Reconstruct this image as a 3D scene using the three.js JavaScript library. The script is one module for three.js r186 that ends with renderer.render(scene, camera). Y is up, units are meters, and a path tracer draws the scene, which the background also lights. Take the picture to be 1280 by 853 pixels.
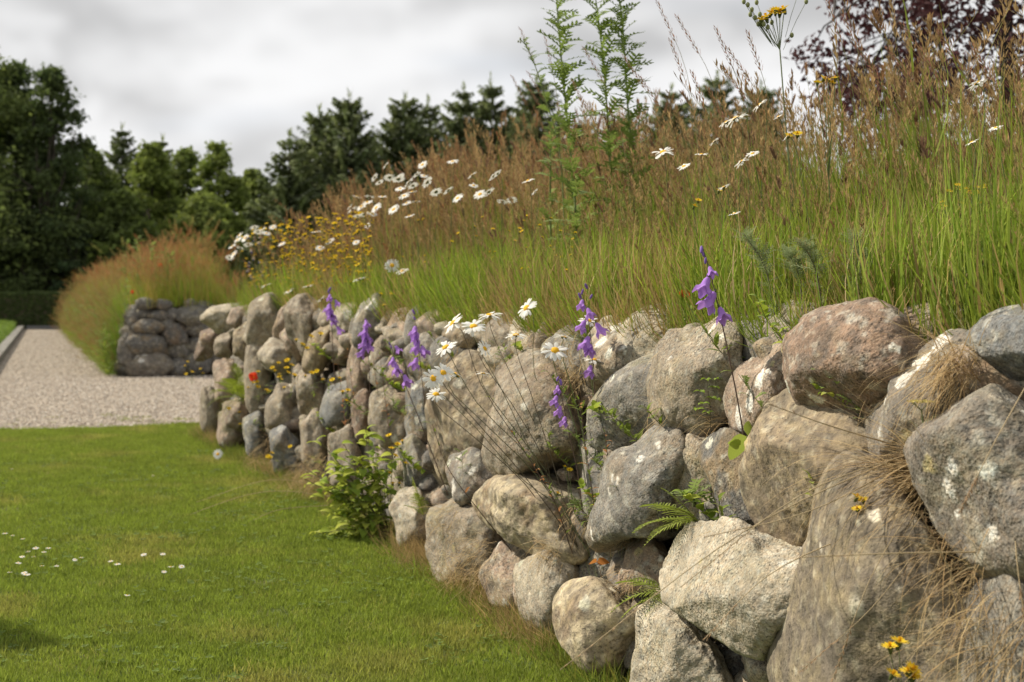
import * as THREE from 'three';
import { ImprovedNoise } from 'three/addons/math/ImprovedNoise.js';
import { mergeVertices, mergeGeometries } from 'three/addons/utils/BufferGeometryUtils.js';

// ------------------------------------------------------------------ camera, sky, sun, exposure
const scene = new THREE.Scene();
const EYE = 0.95, YAW = Math.atan(610 / 1800), PITCH = Math.atan(54.5 / 1800), FPX = 1800;
const FWD = new THREE.Vector3(Math.sin(YAW) * Math.cos(PITCH), -Math.sin(PITCH), -Math.cos(YAW) * Math.cos(PITCH));
const RIGHT = new THREE.Vector3(Math.cos(YAW), 0, Math.sin(YAW));
const UPV = new THREE.Vector3().crossVectors(RIGHT, FWD);
const CAM = new THREE.Vector3(0, EYE, 0);
const camera = new THREE.PerspectiveCamera(THREE.MathUtils.radToDeg(2 * Math.atan(426.5 / FPX)), 1024 / 682, 0.05, 600);
camera.position.copy(CAM); camera.lookAt(CAM.clone().add(FWD));
camera.focus = 3.15; camera.userData.fStop = 6.3;
const renderer = new THREE.WebGLRenderer({ antialias: true });
renderer.toneMapping = THREE.LinearToneMapping; renderer.toneMappingExposure = 1.24;
renderer.shadowMap.enabled = true;
const SUN = new THREE.Vector3(-0.60, 0.68, -0.52).normalize();
const sun = new THREE.DirectionalLight(new THREE.Color().setRGB(1, 0.90, 0.74), 5);
sun.name = 'sun'; sun.position.copy(SUN).multiplyScalar(60).add(new THREE.Vector3(3, 0, -10)); sun.target.position.set(3, 0, -10);
sun.castShadow = true; sun.shadow.radius = 2; sun.shadow.mapSize.set(4096, 4096);
Object.assign(sun.shadow.camera, { left: -30, right: 30, top: 30, bottom: -30, near: 1, far: 140 });
scene.add(sun, sun.target);

const PN = new ImprovedNoise();
const n3 = (x, y, z) => PN.noise(x, y, z);
function fbm(x, y, z, o = 4) { let s = 0, a = 0.5; for (let i = 0; i < o; i++) { s += a * PN.noise(x, y, z); x = x * 2.03 + 7.1; y = y * 2.03 + 3.3; z = z * 2.03 + 1.7; a *= 0.5; } return s; }
const clamp = THREE.MathUtils.clamp, sstep = (a, b, x) => { const t = clamp((x - a) / (b - a), 0, 1); return t * t * (3 - 2 * t); }, lerp = THREE.MathUtils.lerp;
{ // broken cloud deck: grey bases, whiter towards the horizon and where the cloud thins, faint blue gaps
  const W = 1024, H = 512, data = new Float32Array(W * H * 4);
  for (let r = 0; r < H; r++) {
    const el = ((r + 0.5) / H - 0.5) * Math.PI, y = Math.sin(el), ce = Math.cos(el);
    for (let c = 0; c < W; c++) {
      const az = ((c + 0.5) / W - 0.5) * 2 * Math.PI, x = Math.cos(az) * ce, z = Math.sin(az) * ce, k = (r * W + c) * 4;
      let rgb;
      if (y <= 0) rgb = [0.5, 0.5, 0.48];
      else {
        const q = 1.15 / (y + 0.16), px = x * q + 3.2, pz = z * q * 1.1 + 0.4;
        const bx = x * 7.5 + 2, by = y * 17, bz = z * 7.5 + 5, wx = fbm(bx * .7, by * .7, bz * .7, 3), bil = 1 - 2.2 * Math.abs(fbm(bx + wx * 1.6, by + wx * 1.2, bz - wx * 1.6, 5));
        const n = 0.55 * fbm(px, pz, 4.2, 4) + 0.42 * (bil - 0.62) + 0.25 * fbm(px * 0.45 + 9, pz * 0.45, 1.1, 3);
        const thin = sstep(-0.34, 0.36, n), gap = sstep(0.14, 0.34, fbm(px * 0.6 + 20, pz * 0.6 + 5, 8.8, 4)) * (0.35 + 0.65 * sstep(0.05, 0.5, y));
        const low = 1 - sstep(0.04, 0.24, y), v = 0.45 + 0.31 * thin + 0.06 * low;
        rgb = [v * 1.0, v * 1.0, v * 1.005];
        const blue = [0.40, 0.50, 0.64]; for (let i = 0; i < 3; i++) rgb[i] = lerp(rgb[i], lerp(blue[i], 0.66, low * 0.7), gap * 0.75);
      }
      data[k] = rgb[0]; data[k + 1] = rgb[1]; data[k + 2] = rgb[2]; data[k + 3] = 1;
    }
  }
  const t = new THREE.DataTexture(data, W, H, THREE.RGBAFormat, THREE.FloatType);
  t.mapping = THREE.EquirectangularReflectionMapping; t.magFilter = THREE.LinearFilter; t.minFilter = THREE.LinearFilter; t.needsUpdate = true;
  scene.background = t; scene.environment = t;
}

// ------------------------------------------------------------------ helpers
let seedState = 1;
const seed = (s) => { seedState = s >>> 0; };
function rnd() { seedState = (seedState + 0x6D2B79F5) | 0; let t = Math.imul(seedState ^ (seedState >>> 15), 1 | seedState); t = (t + Math.imul(t ^ (t >>> 7), 61 | t)) ^ t; return ((t ^ (t >>> 14)) >>> 0) / 4294967296; }
const ru = (a, b) => a + (b - a) * rnd(), rs = (a) => (rnd() * 2 - 1) * a, pick = (a) => a[Math.floor(rnd() * a.length)];
const gauss = () => (rnd() + rnd() + rnd() + rnd() - 2) * 0.9;
const V = (x, y, z) => new THREE.Vector3(x, y, z);
const ray = (px, py) => FWD.clone().addScaledVector(RIGHT, (px - 640) / FPX).addScaledVector(UPV, (426.5 - py) / FPX);
const atDepth = (px, py, den) => CAM.clone().addScaledVector(ray(px, py), den);
const ground = (px, py, y = 0) => { const d = ray(px, py); return CAM.clone().addScaledVector(d, (y - EYE) / d.y); };
const depthOf = (p) => (p.x - CAM.x) * FWD.x + (p.y - CAM.y) * FWD.y + (p.z - CAM.z) * FWD.z;
function toPx(p) { const d = p.clone().sub(CAM), t = d.dot(FWD); return [640 + FPX * d.dot(RIGHT) / t, 426.5 - FPX * d.dot(UPV) / t, t]; }
const wallX = (s) => 1.37 - 0.215 * sstep(5.2, 11.2, s) + 0.02 * Math.sin(s * 1.3);       // foot of the wall, by metres ahead
const BATTER = 0.14;
function onWall(px, py, off = 0) { const d = ray(px, py); let X = 1.4; let p; for (let i = 0; i < 8; i++) { p = CAM.clone().addScaledVector(d, X / d.x); X = wallX(-p.z) + BATTER * clamp(p.y, 0, 1.2) + off; } return p; }
const S0 = 0.5, S1 = -onWall(262, 545).z, G0 = -ground(165, 472).z;                       // wall from S0 to S1, opening, second wall from G0
const used = {};
function numbered(n) { if (used[n] === undefined) { used[n] = 0; return n; } used[n]++; return n + '_' + String(used[n]).padStart(3, '0'); }
function tag(o, label, category, group, kind) { if (label) o.userData.label = label; if (category) o.userData.category = category; if (group) o.userData.group = group; if (kind) o.userData.kind = kind; return o; }
function thing(name, label, category, group) {  const g = new THREE.Group(); g.name = numbered(name); scene.add(g); return tag(g, label, category, group, 'thing'); }
function meshOf(name, geo, mat, parent) { const m = new THREE.Mesh(geo, mat); m.name = parent ? name : numbered(name); m.castShadow = m.receiveShadow = true; (parent || scene).add(m); return m; }
function copyOf(src, label, group) { const c = src.clone(); c.name = numbered(src.name.replace(/_\d{3}$/, '')); c.userData = { ...src.userData }; if (label) c.userData.label = label; if (group) c.userData.group = group; scene.add(c); return c; }
function instances(name, geo, mat, list, parent, label, category) {     // list: [Matrix4, [r,g,b]]
  const m = new THREE.InstancedMesh(geo, mat, list.length); m.name = parent ? name : numbered(name);
  const col = new THREE.Color();
  list.forEach(([mx, c], i) => { m.setMatrixAt(i, mx); col.setRGB(c[0], c[1], c[2]); m.setColorAt(i, col); });
  m.castShadow = m.receiveShadow = true; m.frustumCulled = false; (parent || scene).add(m); tag(m, label, category, null, 'stuff'); return m;
}
class GB {                                                              // geometry builder with vertex colours
  constructor() { this.p = []; this.c = []; this.i = []; this.u = []; }
  v(x, y, z, c = [1, 1, 1], u = 0, w = 0) { this.p.push(x, y, z); this.c.push(c[0], c[1], c[2]); this.u.push(u, w); return this.p.length / 3 - 1; }
  t(a, b, c) { this.i.push(a, b, c); }
  q(a, b, c, d) { this.i.push(a, b, c, a, c, d); }
  tube(pts, radii, sides = 5, col = [1, 1, 1]) {
    const rings = []; let side = null;
    for (let k = 0; k < pts.length; k++) {
      const d = pts[Math.min(k + 1, pts.length - 1)].clone().sub(pts[Math.max(k - 1, 0)]).normalize();
      if (!side) side = (Math.abs(d.y) < 0.9 ? V(0, 1, 0) : V(1, 0, 0)).cross(d).normalize(); else side = side.sub(d.clone().multiplyScalar(side.dot(d))).normalize();
      const up = d.clone().cross(side), r = Array.isArray(radii) ? radii[k] : radii, ring = [], cc = typeof col === 'function' ? col(k / (pts.length - 1)) : col;
      for (let j = 0; j < sides; j++) { const a = j / sides * Math.PI * 2, x = Math.cos(a) * r, y = Math.sin(a) * r; ring.push(this.v(pts[k].x + side.x * x + up.x * y, pts[k].y + side.y * x + up.y * y, pts[k].z + side.z * x + up.z * y, cc, j / sides * r * 6.28, k * 0.2)); }
      rings.push(ring);
    }
    for (let k = 0; k + 1 < rings.length; k++) for (let j = 0; j < sides; j++) { const j2 = (j + 1) % sides; this.q(rings[k][j], rings[k][j2], rings[k + 1][j2], rings[k + 1][j]); }
    return this;
  }
  blade(base, dir, nrm, L, W, { segs = 4, bend = 0, fold = 0, col = [1, 1, 1], shape = (t) => Math.sin(Math.PI * Math.pow(t, 0.6)) } = {}) {   // leaf along dir, curving towards -nrm
    const d = dir.clone().normalize(), side = d.clone().cross(nrm).normalize(), n = side.clone().cross(d).normalize(); let p = base.clone(), a = 0, prev = null; const st = L / segs;
    for (let k = 0; k <= segs; k++) {
      const t = k / segs, w = W * shape(t) * 0.5, dd = d.clone().multiplyScalar(Math.cos(a)).addScaledVector(n, -Math.sin(a)), nn = n.clone().multiplyScalar(Math.cos(a)).addScaledVector(d, Math.sin(a));
      const cc = typeof col === 'function' ? col(t) : col; let cur;
      if (fold) cur = [this.v(p.x - side.x * w + nn.x * w * fold, p.y - side.y * w + nn.y * w * fold, p.z - side.z * w + nn.z * w * fold, cc, 0, t), this.v(p.x, p.y, p.z, cc, 0.5, t), this.v(p.x + side.x * w + nn.x * w * fold, p.y + side.y * w + nn.y * w * fold, p.z + side.z * w + nn.z * w * fold, cc, 1, t)];
      else cur = [this.v(p.x - side.x * w, p.y - side.y * w, p.z - side.z * w, cc, 0, t), this.v(p.x + side.x * w, p.y + side.y * w, p.z + side.z * w, cc, 1, t)];
      if (prev) for (let j = 0; j + 1 < cur.length; j++) this.q(prev[j], prev[j + 1], cur[j + 1], cur[j]);
      prev = cur; p = p.clone().addScaledVector(dd, st); a += bend / segs;
    }
    return this;
  }
  build() { const g = new THREE.BufferGeometry(); g.setAttribute('position', new THREE.Float32BufferAttribute(this.p, 3)); g.setAttribute('color', new THREE.Float32BufferAttribute(this.c, 3)); g.setAttribute('uv', new THREE.Float32BufferAttribute(this.u, 2)); g.setIndex(this.i); g.computeVertexNormals(); return g; }
}
function curve(points, n) { const c = new THREE.CatmullRomCurve3(points); return c.getPoints(n); }
function noiseTexture(N, fn, srgb) { // fn(u,v) -> [r,g,b] 0..1; tiled by blending the four shifted lookups
  const d = new Uint8Array(N * N * 4);
  for (let y = 0; y < N; y++) for (let x = 0; x < N; x++) { const c = fn(x / N, y / N), k = (y * N + x) * 4; for (let i = 0; i < 3; i++) d[k + i] = clamp(Math.round(c[i] * 255), 0, 255); d[k + 3] = 255; }
  const t = new THREE.DataTexture(d, N, N, THREE.RGBAFormat); t.wrapS = t.wrapT = THREE.RepeatWrapping; t.magFilter = THREE.LinearFilter; t.minFilter = THREE.LinearMipmapLinearFilter; t.generateMipmaps = true; if (srgb) t.colorSpace = THREE.SRGBColorSpace; t.needsUpdate = true; return t;
}
const TAU = Math.PI * 2;
function tfbm(u, v, f, o, z) { // tileable noise: a torus walk in 3-D with two offsets
  let s = 0, a = 0.5; for (let i = 0; i < o; i++) { const R = f / TAU; s += a * (PN.noise(Math.cos(u * TAU) * R + z, Math.sin(u * TAU) * R + 5.3, v * f % 256) * (1 - v) + PN.noise(Math.cos(u * TAU) * R + z, Math.sin(u * TAU) * R + 5.3, (v - 1) * f % 256 + 256) * v) ; f *= 2.1; a *= 0.55; z += 11.7; } return s;
}

// ------------------------------------------------------------------ materials
const graniteMap = noiseTexture(512, (u, v) => {
  const a = tfbm(u, v, 9, 4, 1.5), b = tfbm(u, v, 60, 2, 31), c = tfbm(u, v, 120, 2, 71), d = tfbm(u, v, 34, 3, 93);
  let k = 0.82 + 0.34 * a + 0.30 * b + 0.28 * c; if (c > 0.17) k += 0.12; if (b < -0.2) k -= 0.2;
  const w = clamp(d * 0.12, -0.04, 0.06); return [k * (1 + w), k, k * (1 - w)];
}, true);
const graniteBump = noiseTexture(512, (u, v) => { const k = 0.5 + 0.42 * tfbm(u, v, 11, 5, 3.5) + 0.22 * tfbm(u, v, 70, 2, 41); return [k, k, k]; });
const bandMap = noiseTexture(512, (u, v) => {
  const w = tfbm(u, v, 5, 3, 17), a = tfbm(u, v + 0.04 * w, 7, 3, 51), st = Math.sin((v * 6 + w * 2.2 + a * 1.5) * TAU) * 0.5 + 0.5, c = tfbm(u, v, 110, 2, 77), b = tfbm(u, v, 44, 3, 99);
  let k = 0.74 + 0.14 * st + 0.3 * a + 0.18 * c + 0.22 * b; if (b < -0.22) k -= 0.14; return [k * 1.02, k, k * (0.97 - 0.03 * st)];
}, true);
const bandBump = noiseTexture(512, (u, v) => { const w = tfbm(u, v, 5, 3, 17), st = Math.sin((v * 6 + w * 2.2) * TAU) * 0.5 + 0.5, k = 0.45 + 0.05 * st + 0.40 * tfbm(u, v, 13, 5, 8.5) + 0.16 * tfbm(u, v, 80, 2, 61); return [k, k, k]; });
const M = {
  granite: new THREE.MeshStandardMaterial({ vertexColors: true, map: graniteMap, bumpMap: graniteBump, bumpScale: 0.009, roughness: 0.93 }),
  banded: new THREE.MeshStandardMaterial({ vertexColors: true, map: bandMap, bumpMap: bandBump, bumpScale: 0.007, roughness: 0.93 }),
  leaf: new THREE.MeshPhysicalMaterial({ color: new THREE.Color().setRGB(1.6, 1.5, 1.3), vertexColors: true, roughness: 1, transmission: 0.42, thickness: 0, specularIntensity: 0.3, side: THREE.DoubleSide }),
  foliage: new THREE.MeshPhysicalMaterial({ vertexColors: true, roughness: 1, transmission: 0.42, thickness: 0, specularIntensity: 0.3, side: THREE.DoubleSide }),
  gloss: new THREE.MeshPhysicalMaterial({ vertexColors: true, roughness: 0.55, transmission: 0.25, thickness: 0, specularIntensity: 0.5, side: THREE.DoubleSide }),
  stem: new THREE.MeshStandardMaterial({ vertexColors: true, roughness: 0.8, side: THREE.DoubleSide }),
  petal: new THREE.MeshPhysicalMaterial({ vertexColors: true, roughness: 1, transmission: 0.3, thickness: 0, specularIntensity: 0.2, side: THREE.DoubleSide }),
  disc: new THREE.MeshStandardMaterial({ vertexColors: true, roughness: 0.9 }),
  bark: new THREE.MeshStandardMaterial({ vertexColors: true, map: graniteMap, bumpMap: graniteBump, bumpScale: 0.02, roughness: 0.95 }),
};
for (const k in M) M[k].name = k;

// ------------------------------------------------------------------ ground: lawn sheet, gravel, banks
const lawnMap = noiseTexture(512, (u, v) => {
  const a = tfbm(u, v, 6, 4, 2.5), b = tfbm(u, v, 40, 3, 22), c = tfbm(u, v, 150, 2, 44); const y = sstep(-0.1, 0.3, a + b * 0.4), k = 0.9 + 0.5 * c + 0.35 * b;
  return [k * lerp(0.30, 0.42, y), k * lerp(0.36, 0.41, y), k * lerp(0.13, 0.18, y)];
}, true);
lawnMap.repeat.set(0.5, 0.5);
const soilMap = noiseTexture(512, (u, v) => { const a = tfbm(u, v, 8, 4, 2.5), b = tfbm(u, v, 70, 3, 22), k = 0.9 + 0.6 * b + 0.3 * a; return [k * 0.30, k * 0.25, k * 0.15]; }, true);
const gravelMap = noiseTexture(512, (u, v) => { const a = tfbm(u, v, 7, 3, 9), b = tfbm(u, v, 90, 2, 27), c = tfbm(u, v, 170, 2, 52), k = 0.92 + 0.12 * a + 0.4 * b + 0.4 * c; return [k * 0.66, k * 0.61, k * 0.545]; }, true);
const gravelBump = noiseTexture(512, (u, v) => { const k = 0.5 + 0.6 * tfbm(u, v, 80, 3, 27); return [k, k, k]; });
function sheet(name, pts, y, mat, label, scaleUV = 1) {
  const sh = new THREE.Shape(pts.map((p) => new THREE.Vector2(p[0], -p[1]))), g = new THREE.ShapeGeometry(sh); g.rotateX(-Math.PI / 2); g.translate(0, y, 0);
  const P = g.attributes.position, U = g.attributes.uv; for (let i = 0; i < P.count; i++) U.setXY(i, P.getX(i) * scaleUV, P.getZ(i) * scaleUV);
  return tag(meshOf(name, g, mat), label, null, null, 'structure');
}
sheet('lawn', [[-300, 60], [300, 60], [300, -420], [-300, -420]], 0, new THREE.MeshStandardMaterial({ map: lawnMap, roughness: 1 }), 'mown green lawn at the foot of the stone wall');
// gravel: near edge follows the photograph's lawn edge
const gA = ground(-260, 545), gB = ground(0, 538), gC = ground(120, 536), gD = ground(245, 530), kerbFar = ground(30, 412), kerbNear = ground(0, 455), pathEnd = kerbFar.z;
const kd = kerbNear.clone().sub(kerbFar).normalize(), kerbOut = kerbNear.clone().addScaledVector(kd, (-11.9 - kerbNear.z) / kd.z);
const gravelPts = [[-16, gA.z + 3.5], [gA.x, gA.z], [gB.x, gB.z], [gC.x, gC.z], [gD.x, gD.z], [3.2, gD.z - 0.4], [7, gD.z - 1.5], [7, -G0 - 0.6], [1.6, -G0 - 0.6], [1.5, pathEnd], [kerbFar.x, pathEnd], [kerbOut.x, kerbOut.z], [-16, kerbOut.z - .4]];
gravelMap.repeat.set(1 / 1.3, 1 / 1.3); gravelBump.repeat.set(1 / 0.7, 1 / 0.7);
sheet('gravel_path', gravelPts, 0.004, new THREE.MeshStandardMaterial({ map: gravelMap, bumpMap: gravelBump, bumpScale: 0.012, roughness: 0.95 }), 'pale pinkish gravel path and forecourt beyond the lawn');
const inPoly = (pts, x, z) => { let c = false; for (let i = 0, j = pts.length - 1; i < pts.length; j = i++) { const [xi, zi] = pts[i], [xj, zj] = pts[j]; if ((zi > z) !== (zj > z) && x < (xj - xi) * (z - zi) / (zj - zi) + xi) c = !c; } return c; };
// banks: planted soil behind each wall
const WALLTOP = 0.90;
function bankY(x, s) { // height of the bank's surface at x, s metres ahead, or null off the bank
  const one = s < S1 + 0.05, t = x - (wallX(s) + 0.22); if (t < 0 || t > (one ? 3.4 : 1.7)) return null;
  if (!one && s < G0 + 0.1) return null;
  const e = one ? 1 - .8 * sstep(S1 - 1.6, S1 + .1, s) : sstep(G0, G0 + 1.6, s);
  const top = WALLTOP - 0.06 + ((0.17 + 0.14 * sstep(3.5, 7, s)) * sstep(0.05, 1.2, t) + 0.05 * fbm(x * 1.3, s * 0.9, 3, 3)) * e + (one ? 0.03 * e : 0.12 * e * sstep(0, .6, t));
  return top * (1 - (one ? sstep(2.4, 3.4, t) : sstep(.8, 1.7, t)));
}
function bank(name, sA, sB, label) {
  const gb = new GB(), NS = Math.ceil((sB - sA) / 0.16), prof = [[-1, 0], [-1, 1], 0.02, 0.12, 0.25, 0.4, 0.6, 0.9, 1.3, 1.8, 2.4, 2.7, 3.0, 3.38]; let prev = null;
  for (let k = 0; k <= NS; k++) {
    const s = lerp(sA, sB, k / NS), cur = prof.map((t) => { let x, y; if (sA > S1 && t > 0) t *= .5; if (Array.isArray(t)) { x = wallX(s) + 0.17 + 0.05 * t[1]; y = t[1] ? WALLTOP - 0.12 : -0.02; } else { x = wallX(s) + 0.22 + t; const e = 0.06; y = bankY(x, clamp(s, sA + e, sB - e)) ?? 0; } return gb.v(x, y, -s, [1, 1, 1], x * 1.4 + y, s * 1.4); });
    if (prev) for (let j = 0; j + 1 < cur.length; j++) gb.q(prev[j], prev[j + 1], cur[j + 1], cur[j]);
    if (k === 0 || k === NS) { const f = cur.map((i) => gb.v(gb.p[i * 3], -0.02, -s, [1, 1, 1], gb.p[i * 3] * 1.4, 0)); for (let j = 0; j + 1 < cur.length; j++) gb.q(cur[j], cur[j + 1], f[j + 1], f[j]); }
    prev = cur;
  }
  return tag(meshOf(name, gb.build(), new THREE.MeshStandardMaterial({ map: soilMap, roughness: 1, side: THREE.DoubleSide })), label, null, null, 'structure');
}
bank('bank', S0, S1 - 0.12, 'earth bank retained by the near stone wall');
bank('bank', G0 + 0.2, -pathEnd + 1, 'earth bank beyond the opening in the wall');

// ------------------------------------------------------------------ stones
const spheres = {};
function sphere(d) { if (!spheres[d]) { const g = new THREE.IcosahedronGeometry(1, d); g.deleteAttribute('uv'); g.deleteAttribute('normal'); const m = mergeVertices(g, 1e-5); spheres[d] = { p: m.attributes.position.array, i: m.index.array }; } return spheres[d]; }
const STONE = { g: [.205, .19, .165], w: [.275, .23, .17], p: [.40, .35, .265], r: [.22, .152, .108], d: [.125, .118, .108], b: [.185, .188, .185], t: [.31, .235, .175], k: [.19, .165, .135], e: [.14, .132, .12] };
const levels = [5, 8, 12, 17, 24, 34];
function stoneMesh(parent, C, W, H, opt) {
  // C centre; W half-width across the view, H half-height; opt: a (half-length along e), b (half-depth), axis, outline table, detail, colour, lichen anchors
  const { a, b, ea, eb, e1, k = null, px = 60, key = 'g', facets = 6, rough = 1, lich = [], round = false, spots = 0 } = opt;
  const want = px / 5, lv = levels.find((l) => l >= want) ?? 34, S = sphere(lv), n = S.p.length / 3;
  const pl = []; for (let i = 0; i < (round ? facets : facets + 6); i++) { const z = rs(0.95), f = ru(0, TAU), q = Math.sqrt(1 - z * z); pl.push([Math.cos(f) * q, z, Math.sin(f) * q, ru(0.66, 0.93)]); }
  const o = V(ru(0, 50), ru(0, 50), ru(0, 50)), pos = new Float32Array(n * 3), col = new Float32Array(n * 3), base = STONE[key], m = Math.max(W, H);
  const stainC = pick([[.27, .19, .10], [.20, .14, .09], [.24, .215, .13], [.30, .25, .16]]), stainA = ru(0.25, 0.75), darkA = ru(0.15, 0.55), f1 = 1.5 / m;
  for (let i = 0; i < n; i++) {
    const x = S.p[i * 3], y = S.p[i * 3 + 1], z = S.p[i * 3 + 2]; let r = 1;
    for (const [nx, ny, nz, d] of pl) { const c = x * nx + y * ny + z * nz; if (c > 0.05) { const lim = d / c, h = clamp(0.5 + 0.5 * (lim - r) / 0.06, 0, 1); r = lerp(lim, r, h) - 0.06 * h * (1 - h); } }
    r *= round ? 1.05 : 1.13;
    let qx = ea.x * a * x + eb.x * b * z, qy = H * y, qz = ea.z * a * x + eb.z * b * z;
    if (k) { const t = (qx * e1.x + qz * e1.z) / W, rho = Math.min(1, Math.hypot(t, y)), ph = (Math.atan2(y * H, t * W) / TAU + 1) % 1 * k.length, i0 = Math.floor(ph) % k.length, kk = lerp(k[i0], k[(i0 + 1) % k.length], ph - Math.floor(ph)); r *= 1 + (kk - 1) * rho * rho; }
    const big = fbm(x * 1.1 + o.x, y * 1.1 + o.y, z * 1.1 + o.z, 3), mid = fbm(qx * f1 * 3 + o.x, qy * f1 * 3 + o.y, qz * f1 * 3 + o.z, 4), cr = Math.abs(fbm(qx * 14 + o.y, qy * 14 + o.z, qz * 14 + o.x, 3));
    r *= 1 + 0.13 * big + rough * (0.055 * mid) - rough * 0.05 * Math.max(0, 0.05 - cr) / 0.05 * 0.35;
    pos[i * 3] = qx * r; pos[i * 3 + 1] = qy * r; pos[i * 3 + 2] = qz * r;
    const s1 = sstep(-0.05, 0.25, fbm(qx * 5 / 0.25 * 0.5 + o.z, qy * 10 + o.x, qz * 10 + o.y, 4)) * stainA, s2 = sstep(0.0, 0.22, fbm(qx * 22 + o.x, qy * 22 + o.z, qz * 22 + o.y, 4)) * darkA, bright = 1 + 0.5 * fbm(qx * 9 + o.y, qy * 9 + o.y, qz * 9, 4), yel = sstep(0.10, 0.24, fbm(qx * 30 + o.z, qy * 30, qz * 30 + o.x, 3)) * 0.35;
    const lt = [.50, .48, .40], gs = sstep(0.12, 0.26, fbm(qx * 40 + o.x, qy * 40 + o.y, qz * 40, 3)) * 0.4;
    for (let c = 0; c < 3; c++) { let v = base[c]; v = lerp(v, stainC[c], s1); v = lerp(v, [.095, .09, .08][c], s2); v = lerp(v, [.30, .25, .12][c], yel * stainA); v = lerp(v, lt[c], gs); col[i * 3 + c] = v * bright * 1.32; }
  }
  // lichen: white crusts whose place on the stone is found once, then kept in the stone's own space
  const all = [...lich]; for (let q = 0; q < spots; q++) all.push({ idx: Math.floor(rnd() * n), r: ru(.006, .02), tone: pick([[.60, .58, .50], [.52, .52, .44], [.46, .46, .36], [.40, .34, .18]]) });
  for (const L of all) {
    let best = L.idx ?? -1, bd = 1e9; const anchor = L.at;
    if (L.idx === undefined) for (let i = 0; i < n; i++) { const dx = pos[i * 3] - anchor.x, dy = pos[i * 3 + 1] - anchor.y, dz = pos[i * 3 + 2] - anchor.z, al = dx * L.d.x + dy * L.d.y + dz * L.d.z, per = Math.sqrt(Math.max(0, dx * dx + dy * dy + dz * dz - al * al)), sc = per + (al > 0 ? al * 0.6 : 0) * 0.2 + (al > 0.0 ? 0.05 : 0); if (sc < bd) { bd = sc; best = i; } }
    const cx = pos[best * 3], cy = pos[best * 3 + 1], cz = pos[best * 3 + 2], tone = L.tone || [.66, .63, .56];
    for (let i = 0; i < n; i++) {
      const dx = pos[i * 3] - cx, dy = pos[i * 3 + 1] - cy, dz = pos[i * 3 + 2] - cz, dd = Math.hypot(dx, dy / (L.tall || 1), dz) / L.r; if (dd > 1.8) continue;
      const e = dd + 1.1 * fbm((cx + dx) / L.r * 1.1 + o.x, (cy + dy) / L.r * 1.1, (cz + dz) / L.r * 1.1 + o.z, 4), w = 1 - sstep(0.85, 1.0, e);
      if (w > 0) { const j = 1 + 0.35 * fbm(dx * 160, dy * 160, dz * 160, 2); for (let c = 0; c < 3; c++) col[i * 3 + c] = lerp(col[i * 3 + c], tone[c] * 1.3 * j, w); const q = 1 + 0.0018 * w / Math.hypot(pos[i * 3], pos[i * 3 + 1], pos[i * 3 + 2]); pos[i * 3] *= q; pos[i * 3 + 1] *= q; pos[i * 3 + 2] *= q; }
    }
  }
  const ig = new THREE.BufferGeometry(); ig.setAttribute('position', new THREE.BufferAttribute(pos, 3)); ig.setIndex(new THREE.BufferAttribute(S.i, 1)); ig.computeVertexNormals();
  const N = ig.attributes.normal.array, T = S.i.length, P2 = new Float32Array(T * 3), N2 = new Float32Array(T * 3), C2 = new Float32Array(T * 3), U2 = new Float32Array(T * 2), ou = ru(0, 1), ov = ru(0, 1), an = ru(0, TAU), ca = Math.cos(an) / 0.34, sa = Math.sin(an) / 0.34;
  for (let f = 0; f < T; f += 3) {
    const A = S.i[f], fx = Math.abs(N[A * 3]), fy = Math.abs(N[A * 3 + 1]), fz = Math.abs(N[A * 3 + 2]), ax = fx > fy && fx > fz ? 0 : fy > fz ? 1 : 2;
    for (let j = 0; j < 3; j++) { const v = S.i[f + j]; for (let c = 0; c < 3; c++) { P2[(f + j) * 3 + c] = pos[v * 3 + c]; N2[(f + j) * 3 + c] = N[v * 3 + c]; C2[(f + j) * 3 + c] = col[v * 3 + c]; } const p = ax === 0 ? pos[v * 3 + 2] : pos[v * 3], q = ax === 1 ? pos[v * 3 + 2] : pos[v * 3 + 1]; U2[(f + j) * 2] = p * ca - q * sa + ou; U2[(f + j) * 2 + 1] = p * sa + q * ca + ov; }
  }
  const g = new THREE.BufferGeometry(); g.setAttribute('position', new THREE.BufferAttribute(P2, 3)); g.setAttribute('normal', new THREE.BufferAttribute(N2, 3)); g.setAttribute('color', new THREE.BufferAttribute(C2, 3)); g.setAttribute('uv', new THREE.BufferAttribute(U2, 2));
  const mesh = meshOf('stone', g, opt.band ? M.banded : M.granite, parent); mesh.position.copy(C); return mesh;
}
function outline(poly, W, H) { // outline (metres about 0,0) -> factor on the ellipse W,H, 48 steps, smoothed
  const out = [], N = 48;
  for (let i = 0; i < N; i++) {
    const a = i / N * TAU, dx = Math.cos(a), dy = Math.sin(a); let best = 0;
    for (let j = 0; j < poly.length; j++) { const [x1, y1] = poly[j], [x2, y2] = poly[(j + 1) % poly.length], ex = x2 - x1, ey = y2 - y1, den = dx * ey - dy * ex; if (Math.abs(den) < 1e-12) continue; const t = (x1 * ey - y1 * ex) / den, u = (x1 * dy - y1 * dx) / den; if (t > 0 && u >= -1e-6 && u <= 1 + 1e-6) best = Math.max(best, t); }
    out.push((best || W) / (1 / Math.hypot(dx / W, dy / H)));
  }
  const sm = out.map((_, i) => (out[(i + N - 1) % N] + 2 * out[i] + out[(i + 1) % N]) / 4); return sm.map((v) => clamp(v * 1.02, 0.55, 1.5));
}
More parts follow.
